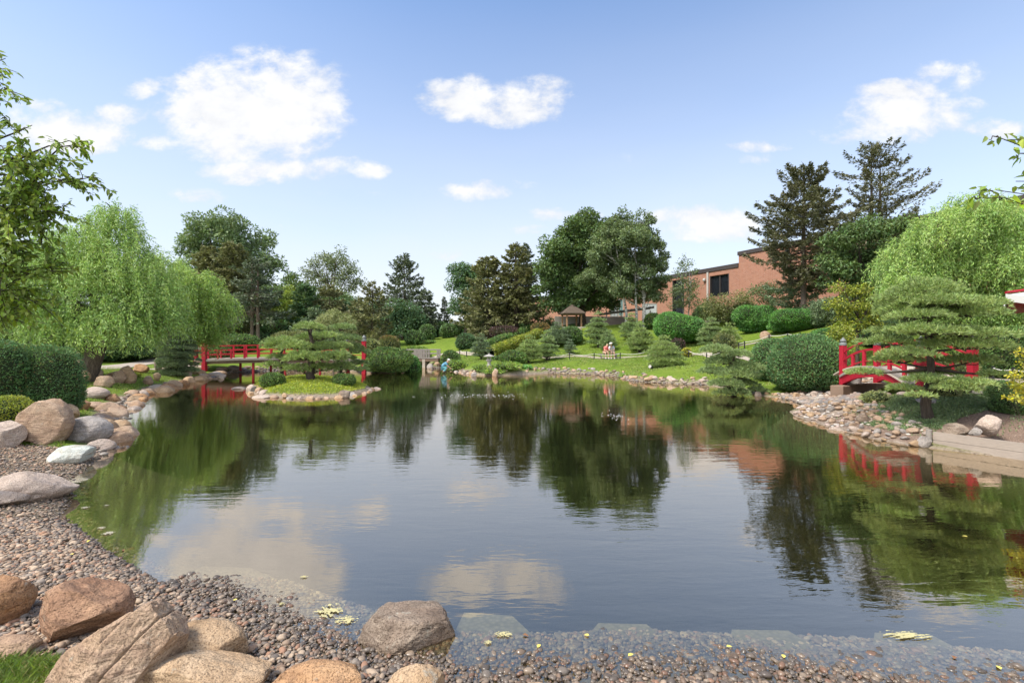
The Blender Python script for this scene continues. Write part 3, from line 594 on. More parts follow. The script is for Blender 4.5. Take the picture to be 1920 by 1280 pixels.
def lobes_tree(seed, name, px, Y, lobes, lsize, density, fol, label, cat='tree', group=None, trunk=.2, bk=None, limbs=True, droop=.25, clump=.34, base=None, subs=16, air=0.0, trunks=None, fill=.25, aspect=.55):
    """crown given as lobes (px, py, r_px[, flatten[, depth shift]]); each lobe becomes leaf clumps hung on limbs"""
    r = rng_(seed); x0 = (px-960)/FP*Y; root, z0 = tree_empty(name, x0, Y, label, cat, group); O = np.array([x0, Y, z0])
    mb = MB(); LC = []; CC = []; RR = []
    for lb in lobes:
        lx, ly, lr = lb[:3]; fl = lb[3] if len(lb) > 3 else .85; dyy = lb[4] if len(lb) > 4 else r.uniform(-.5,.5)*lr/FP*Y
        C = px2w(lx, ly, Y)-O; C[1] = 0; C = C+np.array([0, dyy, 0]); Rr = lr/FP*Y*1.17; LC.append((C, Rr, fl))
        n = max(5, int(subs*(.6+Rr/3))); d = rdir(r, n*2); d = d[d[:,2] > -.75][:n]
        cc = C+d*Rr*np.array([1,1,fl])*r.uniform(.5,1.0,(len(d),1))*(1-clump*.55); CC.append(cc); RR.append(r.uniform(.6,1.25,len(cc))*Rr*clump)
    CC = np.concatenate(CC); RR = np.concatenate(RR)
    n = int(min(60000, 7.5*density*(RR**2).sum()/(lsize*lsize))); w = RR**2/(RR**2).sum(); k = r.choice(len(CC), n, p=w)
    d = rdir(r, n); rad = np.where(r.random(n) < fill, r.random(n)**.5, r.uniform(.72,1.1,n))
    P = CC[k]+d*RR[k,None]*rad[:,None]*np.array([1.05,1.05,.72])
    D = unit(d*.9+r.normal(0,.6,(n,3))+np.array([0,0,-droop])); Nn = unit(rdir(r, n)*.8+np.array([0,0,.9])+d*.3)
    cards(mb, P, D, Nn, lsize*r.uniform(.7,1.35,n), lsize*aspect*r.uniform(.75,1.25,n))
    tb = MB(); bk = bk or BARK
    tops = sorted(LC, key=lambda q: -q[1])
    if trunks is None: trunks = [(0,0)]
    for ti, (ox, _) in enumerate(trunks):
        hc = np.mean([c[0] for c in LC], 0)+np.array([ox,0,0]); topz = max(c[0][2] for c in LC)*.92; low = min(c[0][2]-c[1]*.3 for c in LC)
        pts = np.array([[ox,0,-.15],[ox*1.05,0,low*.5],[ox+hc[0]*.2,hc[1]*.2,low],[ox+hc[0]*.6,hc[1]*.6,(low+topz)/2],[ox+hc[0],hc[1],topz]]); pts[1:,:2] += r.normal(0, trunk*.35, (4,2))
        t = np.linspace(0, 4, 14); pts = np.c_[[np.interp(t, range(5), pts[:,q]) for q in range(3)]].T
        tube(tb, pts, np.interp(t, [0,.35,4], [trunk*1.35,trunk,trunk*.15]), 9, 0, True, True, .08, seed)
    if limbs:
        for C, Rr, fl in LC:
            s = pts[min(int(r.uniform(.40,.8)*len(pts)), len(pts)-1)]; s = s if s[2] < C[2]+Rr*.4 else pts[len(pts)//3]
            e = C+np.array([0,0,Rr*.2]); mid = (s+e)/2+np.array([0,0,-.08*np.linalg.norm(e-s)]); tt = np.linspace(0,1,7)[:,None]
            q = s*(1-tt)**2+2*mid*tt*(1-tt)+e*tt**2; q[1:-1] += r.normal(0, .03*Rr, (5,3)); tube(tb, q, np.linspace(trunk*.42, trunk*.08, 7), 6, 0)
            sel = CC[np.argsort(((CC-C)**2).sum(1))[:max(4, int(subs*.5))]]
            for c in sel:
                s2 = q[r.integers(3,7)]; tt2 = np.linspace(0,1,4)[:,None]; q2 = s2*(1-tt2)+c*tt2; q2[1:-1] += r.normal(0,.04*Rr,(2,3)); tube(tb, q2, np.linspace(trunk*.10, trunk*.03, 4), 4, 0, False)
    mb.build('crown', FOL[fol] if isinstance(fol, str) else fol, root); tb.build('trunk', bk, root); return root

def conifer(seed, px, Y, toppy, wpx, fol, label, name='spruce_tree', cat='spruce', group=None, clear=.04, shape=.85, gap=.35, card=.34, droop=.25, upt=.25, trunk=None, bk=None, basey=None, dense=1.0, ragged=.22, tops=None, tuft=False, trunks=1, lean=0.0):
    r = rng_(seed); x0 = (px-960)/FP*Y; root, z0 = tree_empty(name, x0, Y, label, cat, group)
    H = CAMH-(toppy-640)/FP*Y-z0; Rm = wpx/2/FP*Y*(1.22 if Y > 50 else 1.05); tr = trunk or H*.016; P=[]; D=[]; Nn=[]; L=[]; mb=MB(); tb=MB()
    for tk in range(trunks):
        ox = 0 if trunks == 1 else (tk-(trunks-1)/2)*.7
        tube(tb, [[ox,0,-.2],[ox,0,H*.1],[ox+lean*H*.3,0,H*.5],[ox+lean*H*.5,0,H*.8],[ox+lean*H*.6,0,H*(1-.06*tk)]], [tr*1.3,tr,tr*.75,tr*.4,tr*.08], 9, 0, True, True, .06, seed+tk)
    z = H*clear; k = 0
    while z < H*.985:
        t = (z/H-clear)/(1-clear); Rl = Rm*(1-t)**shape if tops is None else Rm*np.interp(t, *tops); Rl = max(Rl, Rm*.05)
        nb = int(r.integers(5,8)) if t < .9 else 4
        for b in range(nb):
            a = b/nb*2*pi+r.uniform(-.5,.5)+k*1.1; ln = Rl*r.uniform(1-ragged*1.6, 1+ragged); sag = droop*ln*(1-t*.6)
            dirh = np.array([cos(a), sin(a), 0]); zz = z+r.uniform(-.4,.4)*gap
            rise = .35*ln if t > .75 else 0
            s = np.linspace(0,1,6); ox = lean*H*.6*t
            q = np.outer(s*ln, dirh)+np.c_[np.full(6,ox), np.zeros(6), zz-sag*np.sin(s*pi*.62)+upt*ln*s**3*.5+rise*s]
            tube(tb, q, np.linspace(max(tr*.22*(1-t)+.012,.012), .008, 6), 4, 0, False)
            m = max(6, int(dense*(ln+.5)*24/card*.34)); u = r.uniform(.12 if not tuft else .35,1.04,m)**.75; base = np.c_[[np.interp(u, s, q[:,c]) for c in range(3)]].T
            side = np.cross(dirh, [0,0,1]); sg = r.choice([-1,1], m); w = (1.08-u)*ln*.42*r.uniform(.1,1,m)
            base = base+(side*(sg*w)[:,None])+np.c_[np.zeros((m,2)), -w*.25+r.normal(0,.03+gap*.10,m)]
            P.append(base); dd = unit(dirh*.9+side*(sg*r.uniform(.2,1.0,m))[:,None]+np.c_[r.normal(0,.25,(m,2)), r.normal(-.15+upt*.6,.3,m)])
            D.append(dd); Nn.append(unit(np.array([0,0,1.])+r.normal(0,.45,(m,3)))); L.append(np.full(m, card*(.6+.5*min(1, ln/1.2)))*r.uniform(.7,1.3,m))
        z += gap*r.uniform(.75,1.2)*(1 if t < .8 else .7); k += 1
    P=np.concatenate(P); D=np.concatenate(D); Nn=np.concatenate(Nn); L=np.concatenate(L)
    P = np.r_[P, P+r.normal(0,.05,P.shape)]; D = np.r_[D, unit(D+r.normal(0,.5,D.shape))]; Nn = np.r_[Nn, rdir(r, len(Nn))]; L = np.r_[L, L*.8]
    cards(mb, P, D, Nn, L, L*.40); n = 12; cards(mb, np.tile([lean*H*.6,0,H*.96],(n,1)), unit(r.normal(0,.35,(n,3))+[0,0,1]), rdir(r,n), H*.05, H*.012)
    mb.build('crown', FOL[fol], root); tb.build('trunk', bk or BARK, root); return root

def pads_pine(seed, px, Y, toppy, wpx, fol, label, pads=None, levels=5, name='pruned_pine', cat='pine', group=None, needle=None, trunk=None, z0f=.16, prof=None, dens=1.0, base=None, thick=.42, bk=None, lean=0.0, wb=.03):
    r = rng_(seed); x0 = (px-960)/FP*Y; root, z0 = tree_empty(name, x0, Y, label, cat, group); H = CAMH-(toppy-640)/FP*Y-z0; Rm = wpx/2/FP*Y
    needle = needle or max(.085, .0042*Y); PD = []
    if pads:
        for p in pads:
            C = px2w(px+(p[0]-px)*(.84 if seed == 154 else 1), p[1], Y)-np.array([x0, Y, z0]); rr = p[2]/FP*Y*(.86 if seed == 154 else 1); C[1] = (p[3] if len(p) > 3 else r.uniform(-.45,.45))*Rm; PD.append((C, rr, rr*(thick if len(p) < 5 else p[4])))
    else:
        prof = prof or [(0,.78),(.25,1.0),(.55,.78),(.8,.5),(1,.26)]; pz, pr_ = zip(*prof)
        for i in range(levels):
            t = i/(levels-1); Rl = Rm*np.interp(t, pz, pr_); zc = H*(z0f+(.93-z0f)*t); n = 1 if t > .96 else (4 if t > .6 else 6)
            if n == 1: PD.append((np.array([0,0,zc]), Rl*1.1, Rl*.8)); continue
            for k in range(n):
                a = k/n*2*pi+i*1.3+r.uniform(-.3,.3); q = Rl*r.uniform(.50,.62); PD.append((np.array([q*cos(a), q*sin(a), zc+r.normal(0,.045)*H*.6]), Rl*r.uniform(.42,.56), Rl*r.uniform(.20,.30)))
            PD.append((np.array([0,0,zc+.03*H]), Rl*.5, Rl*.3))
    tb = MB(); tr = trunk or H*.035; m = 8; zz = np.linspace(-.1, H*.88, m); wob = r.normal(0, wb*H, (m,2)); wob[0] = 0; wob[-1] *= .3
    TP = np.c_[wob[:,0]+lean*zz, wob[:,1], zz]; tube(tb, TP, np.linspace(tr*1.25, tr*.3, m), 8, 0, True, True, .1, seed)
    mb = MB(); AP=[]; AD=[]
    for C, rr, th in PD:
        nt_ = int(dens*9.5*rr*rr/(needle*needle)); u = np.sqrt(r.random(nt_)); a = r.uniform(0,2*pi,nt_); wv = 1+.16*np.sin(3*a+r.uniform(0,6))+.1*np.sin(5*a+r.uniform(0,6))
        x = rr*u*np.cos(a)*wv; y = rr*u*np.sin(a)*wv; z = th*np.sqrt(np.maximum(1-u*u,0))*r.uniform(.35,1,nt_)-th*.25*(r.random(nt_) < .2); z = z+.10*th*np.sin(x/rr*5+seed)*np.cos(y/rr*6)
        AP.append(C+np.c_[x,y,z]); AD.append(unit(np.c_[x/rr*1.1, y/rr*1.1, .75+0*x]+r.normal(0,.18,(nt_,3))))
        s = TP[min(np.searchsorted(TP[:,2], max(C[2]-.25*rr-.02*H, TP[1,2])), m-1)]; e = C+np.array([0,0,th*.1]); mid = (s+e)/2+np.r_[r.normal(0,.06*rr,2), -.10*rr]
        t = np.linspace(0,1,6)[:,None]; q = s*(1-t)**2+2*mid*t*(1-t)+e*t*t; tube(tb, q, np.linspace(tr*.42, tr*.12, 6), 5, 0, False)
        for _ in range(4):
            aa = r.uniform(0,2*pi); e2 = C+np.array([cos(aa)*rr*.75, sin(aa)*rr*.75, th*.12]); q2 = np.array([q[4], (q[4]+e2)/2+r.normal(0,.03,3), e2]); tube(tb, q2, [tr*.15,tr*.1,tr*.05], 4, 0, False)
    AP=np.concatenate(AP); AD=np.concatenate(AD); kk = 7; n = len(AP)
    P = np.repeat(AP, kk, 0); D = unit(np.repeat(AD, kk, 0)+r.normal(0,.42,(n*kk,3)))
    cards(mb, P, D, rdir(r, n*kk), needle*r.uniform(.75,1.3,n*kk), needle*.15)
    mb.build('crown', FOL[fol], root); tb.build('trunk', bk or BARKD, root); return root

def bush(seed, px, Y, toppy, wpx, fol, label, name='clipped_shrub', cat='shrub', group=None, basepy=None, leaf=None, lump=.05, cover=2.6, depth=1.0, pw_=2.4, aspect=.6, lobes=None, grow='out', tipfol=None, sy=1.0, shag=.0):
    """clipped or natural shrub: twiggy core with leaves standing on its surface"""
    r = rng_(seed); x0 = (px-960)/FP*Y; z0 = hgt(x0, Y)
    zt = CAMH-(toppy-640)/FP*Y; zb = z0-.05 if basepy is None else min(CAMH-(basepy-640)/FP*Y, z0-.02); H = zt-zb; Rm = wpx/2/FP*Y; leaf = leaf or max(.035, .0034*Y)
    V, F = ico(4); s = np.sign(V); E = s*np.abs(V)**(2/pw_); E = E/np.maximum(np.linalg.norm(E, axis=1, keepdims=True), 1e-6); sup = (np.abs(V)**pw_).sum(1)**(-1/pw_)
    def surf(d, rn):
        q = (np.abs(d)**pw_).sum(1)**(-1/pw_); lum = 1+lump*wnoise(d*2.4, rng_(rn), 1.0, 3)
        if lobes: 
            lr = rng_(rn+1)
            cs = unit(lr.normal(size=(lobes,3))+[0,0,.3]); g = np.max(d@cs.T, 1); lum = lum*(.80+.26*np.clip((g-.72)/.28, 0, 1)**.6)
        p = d*(q*lum)[:,None]; low = p[:,2] < 0; p[low,2] *= .55; p[low,:2] *= .97
        return p
    zc = H*.36; sc = np.array([Rm, Rm*depth, H-zc]); 
    C = surf(V, seed)*sc*.90; C[:,2] = np.maximum(C[:,2]*np.where(C[:,2] < 0, zc/(.55*(H-zc))*.95, 1), -zc); C[:,2] += zc+zb-z0
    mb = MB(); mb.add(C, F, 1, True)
    area = 2*pi*Rm*Rm*.9+2*pi*Rm*H*.8; n = int(min(60000, cover*area/(leaf*leaf*aspect)))
    d = rdir(r, n); p = surf(d, seed)*sc; p[:,2] = p[:,2]*np.where(p[:,2] < 0, zc/(.55*(H-zc))*.95, 1); nn = unit(p/sc**2)
    p = p*r.uniform(.90,1.0+shag,n)[:,None]; p[:,2] = np.maximum(p[:,2], -zc+.01)+zc+zb-z0
    D = unit(nn*(.8 if grow == 'out' else .35)+r.normal(0,.55,(n,3))+np.array([0,0,.3 if grow == 'out' else .1])); 
    cards(mb, p, D, unit(rdir(r,n)+nn*(.6 if grow == 'out' else 1.5)), leaf*r.uniform(.7,1.4,n), leaf*aspect*r.uniform(.7,1.2,n), 0)
    if tipfol:
        k = int(n*.10); dt = unit(r.normal(size=(k,3))*[.55,.55,.2]+[0,0,1]); pt = surf(dt, seed)*sc*1.01; pt[:,2] += zc+zb-z0; cards(mb, pt, unit(dt+r.normal(0,.4,(k,3))), rdir(r,k), leaf*1.2, leaf*.7, 2)
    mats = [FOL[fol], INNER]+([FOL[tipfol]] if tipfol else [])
    o = mb.build(name, mats, None, (x0, Y, z0)); return tag(o, label, cat, group)

def willow(seed, px, Y, lobes, fol, label, basetr, trunk=.35, lean=0.0, strands=3800, leaf=.16, slen=(1.0,2.6), wind=.35, name='willow_tree', cat='willow', group=None, limbs_extra=()):
    r = rng_(seed); x0 = (px-960)/FP*Y; root, z0 = tree_empty(name, x0, Y, label, cat, group); O = np.array([x0, Y, z0]); mb = MB(); tb = MB(); LB = []
    for lb in lobes:
        C = px2w(lb[0], lb[1], Y)-O; C[1] = lb[4] if len(lb) > 4 else r.uniform(-1,1)*lb[2]/FP*Y*.5; LB.append((C, lb[2]/FP*Y, lb[3] if len(lb) > 3 else .85))
    wts = np.array([l[1]**2 for l in LB]); k = r.choice(len(LB), strands, p=wts/wts.sum())
    C = np.array([l[0] for l in LB])[k]; Rr = np.array([l[1] for l in LB])[k]; fl = np.array([l[2] for l in LB])[k]
    d = rdir(r, strands); d[:,2] = np.abs(d[:,2])*r.choice([1,1,1,-.5], strands); d = unit(d)
    # strands gather into sprays
    K = len(LB)*9; cl = rdir(r, K); best = np.argmax(d@cl.T, 1); d = unit(d*.42+cl[best]*.75)
    st = C+d*Rr[:,None]*np.c_[np.ones(strands), np.ones(strands), fl]*r.uniform(.55,1.10,(strands,1))*(1+.12*wnoise(d*2.2+C*.3, rng_(seed), 1.0, 3))[:,None]
    ln = r.uniform(*slen, strands)*np.clip(Rr/2.2,.5,1.2); m = 15; u = np.linspace(0,1,m)[None,:,None]
    out = unit(d*[1,1,.25])+np.array([wind,0,0.25]); out = out*r.uniform(.25,.6,(strands,1))
    path = st[:,None]+(out[:,None]*(u-.35*u**2)+np.array([0,0,-1.])*u**1.55)*ln[:,None,None]
    minz = 1.25 if seed == 140 else .5; path[...,2] = np.maximum(path[...,2], minz+r.uniform(0,.4,(strands,1)))
    T = np.gradient(path, axis=1); T = unit(T); P = path.reshape(-1,3); T = T.reshape(-1,3); n = len(P)
    P = P+r.normal(0,.05,P.shape); D = unit(T*.8+r.normal(0,.70,(n,3))+np.array([wind*.5,0,-.1]))
    cards(mb, P, D, rdir(r, n), leaf*r.uniform(.7,1.35,n), leaf*.25)
    n2 = int(n*.12); kk = r.choice(len(LB), n2, p=wts/wts.sum()); CC = np.array([l[0] for l in LB])[kk]; R2 = np.array([l[1] for l in LB])[kk]
    P2 = CC+rdir(r,n2)*R2[:,None]*(r.random((n2,1))**.4)*.75; P2[:,2] = np.maximum(P2[:,2], .6); cards(mb, P2, unit(rdir(r,n2)+[0,0,-.6]), rdir(r,n2), leaf*1.1, leaf*.3)
    hc = np.mean([l[0] for l in LB], 0); fork = np.array([lean*basetr, 0, basetr])
    tube(tb, np.array([[-.25,0,-.2],[-.05,0,.35],[lean*basetr*.5,0,basetr*.5],fork,[fork[0]+.2,0,basetr*1.35]]), [trunk*1.5,trunk*1.05,trunk*.92,trunk*1.05,trunk*.5], 14, 0, True, True, .12, seed)
    for C_, R0, f_ in LB:
        s = fork+np.array([0,0,r.uniform(-.2,.3)]); e = C_+np.array([0,0,R0*.25]); mid = (s+e)/2+np.array([0,0,.12*np.linalg.norm(e-s)]); t = np.linspace(0,1,8)[:,None]; q = s*(1-t)**2+2*mid*t*(1-t)+e*t*t; q[1:-1] += r.normal(0,.08,(6,3)); tube(tb, q, np.linspace(trunk*.45, trunk*.07, 8), 7, 0, False, True, .1, seed)
        for _ in range(5):
            e2 = C_+rdir(r,1)[0]*R0*.8; s2 = q[r.integers(4,8)]; tube(tb, [s2,(s2+e2)/2+[0,0,.15],e2], [trunk*.12,trunk*.08,.015], 5, 0, False)
    mb.build('crown', FOL[fol], root); tb.build('trunk', BARK, root); return root

# ---------------------------------------------------------------- trees and shrubs
BG = 'trees behind the garden'
# tall background trees, left
lobes_tree(101,'cottonwood_tree',430,83,[(360,455,34),(395,432,38),(440,435,42),(478,462,38),(505,492,28),(415,480,45),(455,505,40),(375,490,34),(520,500,18),(345,470,16),(400,540,40),(450,560,40),(500,530,24)],.50,2.6,'cotton','tall broad crowned tree rising highest on the left, behind the olive spruces',group=BG,trunk=.55,clump=.30,subs=13,droop=.1)
conifer(102,395,62,462,120,'brownsp','olive brown spruce directly right of the second willow',group=BG,gap=.42,card=.42,dense=1.1,shape=.62,droop=.3)
conifer(103,436,60,452,100,'brownsp','olive spruce with its tip in front of the tall broad crowned tree',group=BG,gap=.42,card=.42,dense=1.1,shape=.6,droop=.3)
conifer(104,478,56,486,105,'spruce','thin topped spruce with two bare reddish trunks, right of the olive spruces',group=BG,clear=.38,gap=.5,card=.38,shape=.6,trunks=2,trunk=.20,bk=BARKP,droop=.35,dense=.85,ragged=.4)
lobes_tree(105,'lime_green_tree',540,64,[(545,555,20),(530,572,26),(548,600,24),(525,615,26),(540,632,20)],.32,3.0,'lime','bright yellow green tree between the bare trunked spruce and the dark narrow conifer',group=BG,trunk=.16)
lobes_tree(106,'broadleaf_tree',548,74,[(548,530,22),(560,545,20),(535,545,16),(550,570,25)],.38,2.8,'maple','mid green round topped tree behind the bright yellow green tree',group=BG,trunk=.2)
conifer(107,573,60,530,64,'deep','dark narrow conifer left of the airy elm',name='conifer_tree',cat='conifer',group=BG,gap=.4,card=.35,shape=.5,dense=1.2)
lobes_tree(108,'elm_tree',622,92,[(585,505,22),(605,492,24),(635,490,26),(660,505,22),(675,530,14),(590,530,20),(620,520,26),(650,530,24),(575,545,13),(610,555,22),(645,560,22)],.42,1.2,'elm','airy wide vase shaped elm with sky showing through its limbs',cat='elm',group=BG,trunk=.4,clump=.30,subs=16,fill=.5)
conifer(109,618,62,535,88,'brownsp','brownish conifer below the airy elm',name='conifer_tree',cat='conifer',group=BG,gap=.42,card=.36,shape=.6,droop=.3)
conifer(110,592,54,580,84,'pined','low spreading green conifer behind the left end of the island pines',name='conifer_tree',cat='conifer',group=BG,gap=.35,card=.3,shape=.6)
lobes_tree(111,'broadleaf_tree',650,66,[(655,578,26),(638,590,22),(672,592,22),(655,612,28)],.30,1.7,'deep','round dark green tree right of the brownish conifer under the elm',group=BG,trunk=.2)
conifer(112,698,56,527,92,'brownsp','olive brown spruce with layered sagging branches and a thin tip, right of the island pines',group=BG,gap=.5,card=.36,shape=.75,droop=.45,ragged=.35)
conifer(113,672,60,560,66,'brownsp','short dark olive conifer left of the layered olive spruce',name='conifer_tree',cat='conifer',group=BG,gap=.4,card=.34,shape=.6)
conifer(114,758,73,476,106,'spruce','tall pointed dark spruce standing alone against the pale sky, centre left',group=BG,gap=.55,card=.42,shape=.72,droop=.18,upt=.5,dense=.85)
lobes_tree(115,'broadleaf_tree',754,64,[(738,578,24),(768,580,22),(725,600,20),(755,598,28),(780,602,18),(750,618,26)],.28,1.9,'deep','low round dark green tree in front of the tall pointed spruce',group=BG,trunk=.2,clump=.36)
conifer(116,797,68,543,54,'spruce','dark narrow spruce just right of the low round dark tree',group=BG,gap=.45,card=.36,shape=.55,dense=1.1)
conifer(117,833,76,556,30,'spruce','small slim spruce standing free in the bright sky gap',group=BG,gap=.42,card=.32,shape=.8)
conifer(118,788,66,590,46,'deep','low dark conifer at the foot of the narrow spruce',name='conifer_tree',cat='conifer',group=BG,gap=.4,card=.32,shape=.5,dense=1.2)
lobes_tree(119,'broadleaf_tree',872,74,[(868,508,26),(890,515,22),(855,530,20),(880,545,30),(862,575,22),(895,580,26)],.34,2.4,'deep','dark broadleaf tree at the right side of the bright sky gap',group=BG,trunk=.25)
conifer(120,915,60,482,104,'brownsp','broad olive spruce nearest the right side of the sky gap',group=BG,gap=.4,card=.40,dense=1.2,shape=.55,droop=.25,clear=.03)
conifer(121,967,60,457,92,'brownsp','tallest olive spruce left of the big maple, its dark trunk showing low down',group=BG,gap=.42,card=.38,dense=1.15,shape=.62,droop=.25,clear=.16,trunk=.35)
conifer(122,986,64,456,60,'spruce','slim dark spruce tight against the right side of the tallest olive spruce',group=BG,gap=.45,card=.36,dense=1.0,shape=.7,clear=.2)
lobes_tree(123,'maple_tree',1092,57,[(1105,420,32),(1070,440,28),(1045,470,30),(1030,505,28),(1085,470,42),(1060,515,38),(1025,540,22),(1100,530,40),(1130,560,34),(1075,560,34),(1040,565,26),(1150,500,40),(1130,440,30)],.32,3.2,'maple','large dense dark green maple behind the gazebo',cat='maple',trunk=.42,clump=.33,subs=24,bk=BARKD)
lobes_tree(124,'birch_tree',1190,52,[(1170,415,26,1.1),(1200,420,24,1.2),(1145,445,28,1.1),(1120,470,24,1.2),(1180,455,38),(1225,450,24,1.2),(1240,490,22,1.2),(1150,495,36),(1205,500,38),(1110,520,24,1.1),(1160,540,32),(1215,545,30),(1235,530,20)],.24,4.4,'birch','large grey green birch with pale trunks, overlapping the right side of the big maple',cat='birch',trunk=.17,bk=BARKW,trunks=[(-.9,0),(.2,0),(1.0,0)],clump=.30,subs=16,droop=.7,fill=.4)
lobes_tree(125,'birch_tree',1287,57,[(1285,490,12,1.4),(1296,505,13,1.3),(1278,515,16,1.2),(1298,535,18),(1275,545,20),(1290,565,24),(1268,570,16)],.22,1.0,'birch','small slim birch in front of the brick wall and its dark window strip',cat='birch',trunk=.08,bk=BARKW,trunks=[(-.3,0),(.25,0)],droop=.5,clump=.34)
lobes_tree(126,'small_tree',1010,60,[(1000,600,14),(1015,592,14),(990,605,12),(1025,600,12)],.26,1.0,'maple','small multi stemmed tree between the olive spruces and the gazebo',trunk=.09)
# crabapples before the brick wall
lobes_tree(127,'crabapple_tree',1362,50,[(1330,575,18,.7),(1350,562,22,.7),(1378,560,22,.7),(1400,568,16,.7),(1345,592,24,.6),(1385,590,22,.6),(1365,580,26,.6)],.18,.85,'olive','pale leaved spreading crabapple with bare grey twigs in front of the brick wall',cat='crabapple',trunk=.12,clump=.36,fill=.5)
lobes_tree(128,'crabapple_tree',1445,45,[(1418,548,18,.7),(1445,540,22,.7),(1470,545,16,.7),(1430,562,20,.6),(1458,565,20,.6),(1480,560,12,.6)],.17,.9,'birch','green spreading crabapple left of the tall open pine trunk, before the brick wall',cat='crabapple',trunk=.12,clump=.36,fill=.5,bk=BARKD)
TP = ([0,.25,.5,.75,1],[.95,.85,1.0,.62,.1])
conifer(129,1507,39,310,160,'firn','tall open fir with visible trunk and tiered branches, left of the two tallest conifers',name='fir_tree',cat='fir',clear=.26,gap=.46,card=.24,dense=1.5,droop=.05,upt=.45,ragged=.3,trunk=.22,tops=([0,.2,.5,.8,1],[.62,.95,1.0,.55,.14]))
conifer(130,1642,39,268,180,'firn','tallest open conifer with thin crown, behind the broad leafy tree on the right',name='fir_tree',cat='fir',clear=.30,gap=.48,card=.22,dense=.95,droop=-.05,upt=.55,ragged=.45,trunk=.16,trunks=2,tops=([0,.2,.4,.7,1],[.9,1.0,.8,.5,.12]))
conifer(131,1503,41.5,505,130,'pined','young grey green pine spreading low around the foot of the tall fir',name='pine_tree',cat='pine',clear=.12,gap=.42,card=.22,dense=1.1,droop=.1,upt=.3,ragged=.45,trunk=.09,tops=([0,.3,.6,1],[.75,1,.8,.15]))
lobes_tree(132,'katsura_tree',1618,30,[(1565,455,28,.7),(1600,440,34,.7),(1640,430,34,.7),(1680,430,30,.7),(1560,490,30,.7),(1605,485,38,.7),(1655,480,40,.7),(1690,470,28,.7),(1575,515,34),(1605,545,30),(1640,525,36),(1680,520,34),(1650,560,30)],.20,2.6,'maple','broad dark leafy tree with lighter arching sprays in front of the two tall conifers',trunk=.2,clump=.32,subs=20,droop=.6,bk=BARKD)
lobes_tree(133,'japanese_maple',1608,25.5,[(1585,540,20,.6),(1615,548,24,.6),(1575,570,20,.6),(1605,580,26,.6),(1635,565,20,.6),(1590,610,24,.6),(1625,610,24,.6),(1640,590,18,.6)],.13,1.5,'goldg','yellow green japanese maple below the broad dark leafy tree',cat='maple',trunk=.10,clump=.36,bk=BARKD)
# evergreen masses that close the view behind
r0 = rng_(77)
for k, (px, Y, tp, wpx, lab) in enumerate([(-40,60,560,170,'dark shrub mass far behind the left hedge'),(60,52,595,120,'green background shrub seen under the willow, left of its trunk'),(210,58,600,120,'green background shrub seen under the willow, right of its trunk'),(290,64,600,110,'dark background shrub between the two willows'),(345,60,580,90,'dark shrub behind the second willow'),(520,60,605,60,'dark shrub behind the bare spruce trunks'),(485,58,628,56,'dark shrub at the foot of the bare spruce trunks'),(568,58,620,50,'dark shrub under the narrow dark conifer'),(640,60,618,70,'dark shrub behind the island pines'),(725,70,606,60,'dark shrub at the foot of the tall pointed spruce'),(800,72,600,60,'dark shrub at the foot of the small slim spruce'),(855,78,606,50,'dark shrub under the bright sky gap'),(1030,62,606,50,'dark green shrub left of the gazebo'),(1660,34,560,110,'dark shrub below the broad leafy tree'),(1720,34,590,110,'dark shrub behind the large pruned pine'),(1560,36,575,70,'dark green shrub right of the tall fir trunk'),(480,80,575,150,'tall dark thicket far behind the bare spruce trunks'),(590,85,585,120,'tall thicket under the airy elm'),(400,75,590,90,'thicket behind the olive spruces on the left'),(680,84,592,90,'thicket far behind the layered olive spruce'),(150,75,585,160,'thicket far behind the large leaning willow'),(940,80,590,90,'thicket behind the olive spruces left of the gazebo'),(890,80,600,60,'low thicket at the foot of the dark broadleaf tree')]):
    bush(300+k, px, Y, tp, wpx, ['deep','maple','arbor'][k % 3], lab, 'background_shrub', 'shrub', 'dark shrubs closing the view', leaf=.0048*Y, lump=.16, cover=1.8, pw_=2.2, lobes=14, shag=.08, depth=.6)
lobes_tree(144,'broadleaf_tree',605,78,[(585,560,24),(610,572,26),(635,560,22),(600,598,28),(630,600,26)],.36,2.4,'maple','mid green tree filling the space below the airy elm, left of its brownish conifer',group=BG,trunk=.2)
lobes_tree(145,'broadleaf_tree',690,76,[(672,575,20),(695,585,22),(715,580,18),(680,605,24),(708,608,22)],.36,2.2,'deep','dark tree filling the gap between the layered olive spruce and the tall pointed spruce',group=BG,trunk=.2)
lobes_tree(146,'broadleaf_tree',350,72,[(335,520,24),(355,505,22),(340,555,28),(365,550,24),(350,590,30)],.38,2.4,'cotton','green tree left of the olive brown spruce, behind the second willow',group=BG,trunk=.25)
lobes_tree(147,'broadleaf_tree',500,70,[(490,565,22),(505,550,20),(515,580,24),(495,600,24)],.36,2.2,'maple','mid green tree behind the bare trunked spruce',group=BG,trunk=.2)
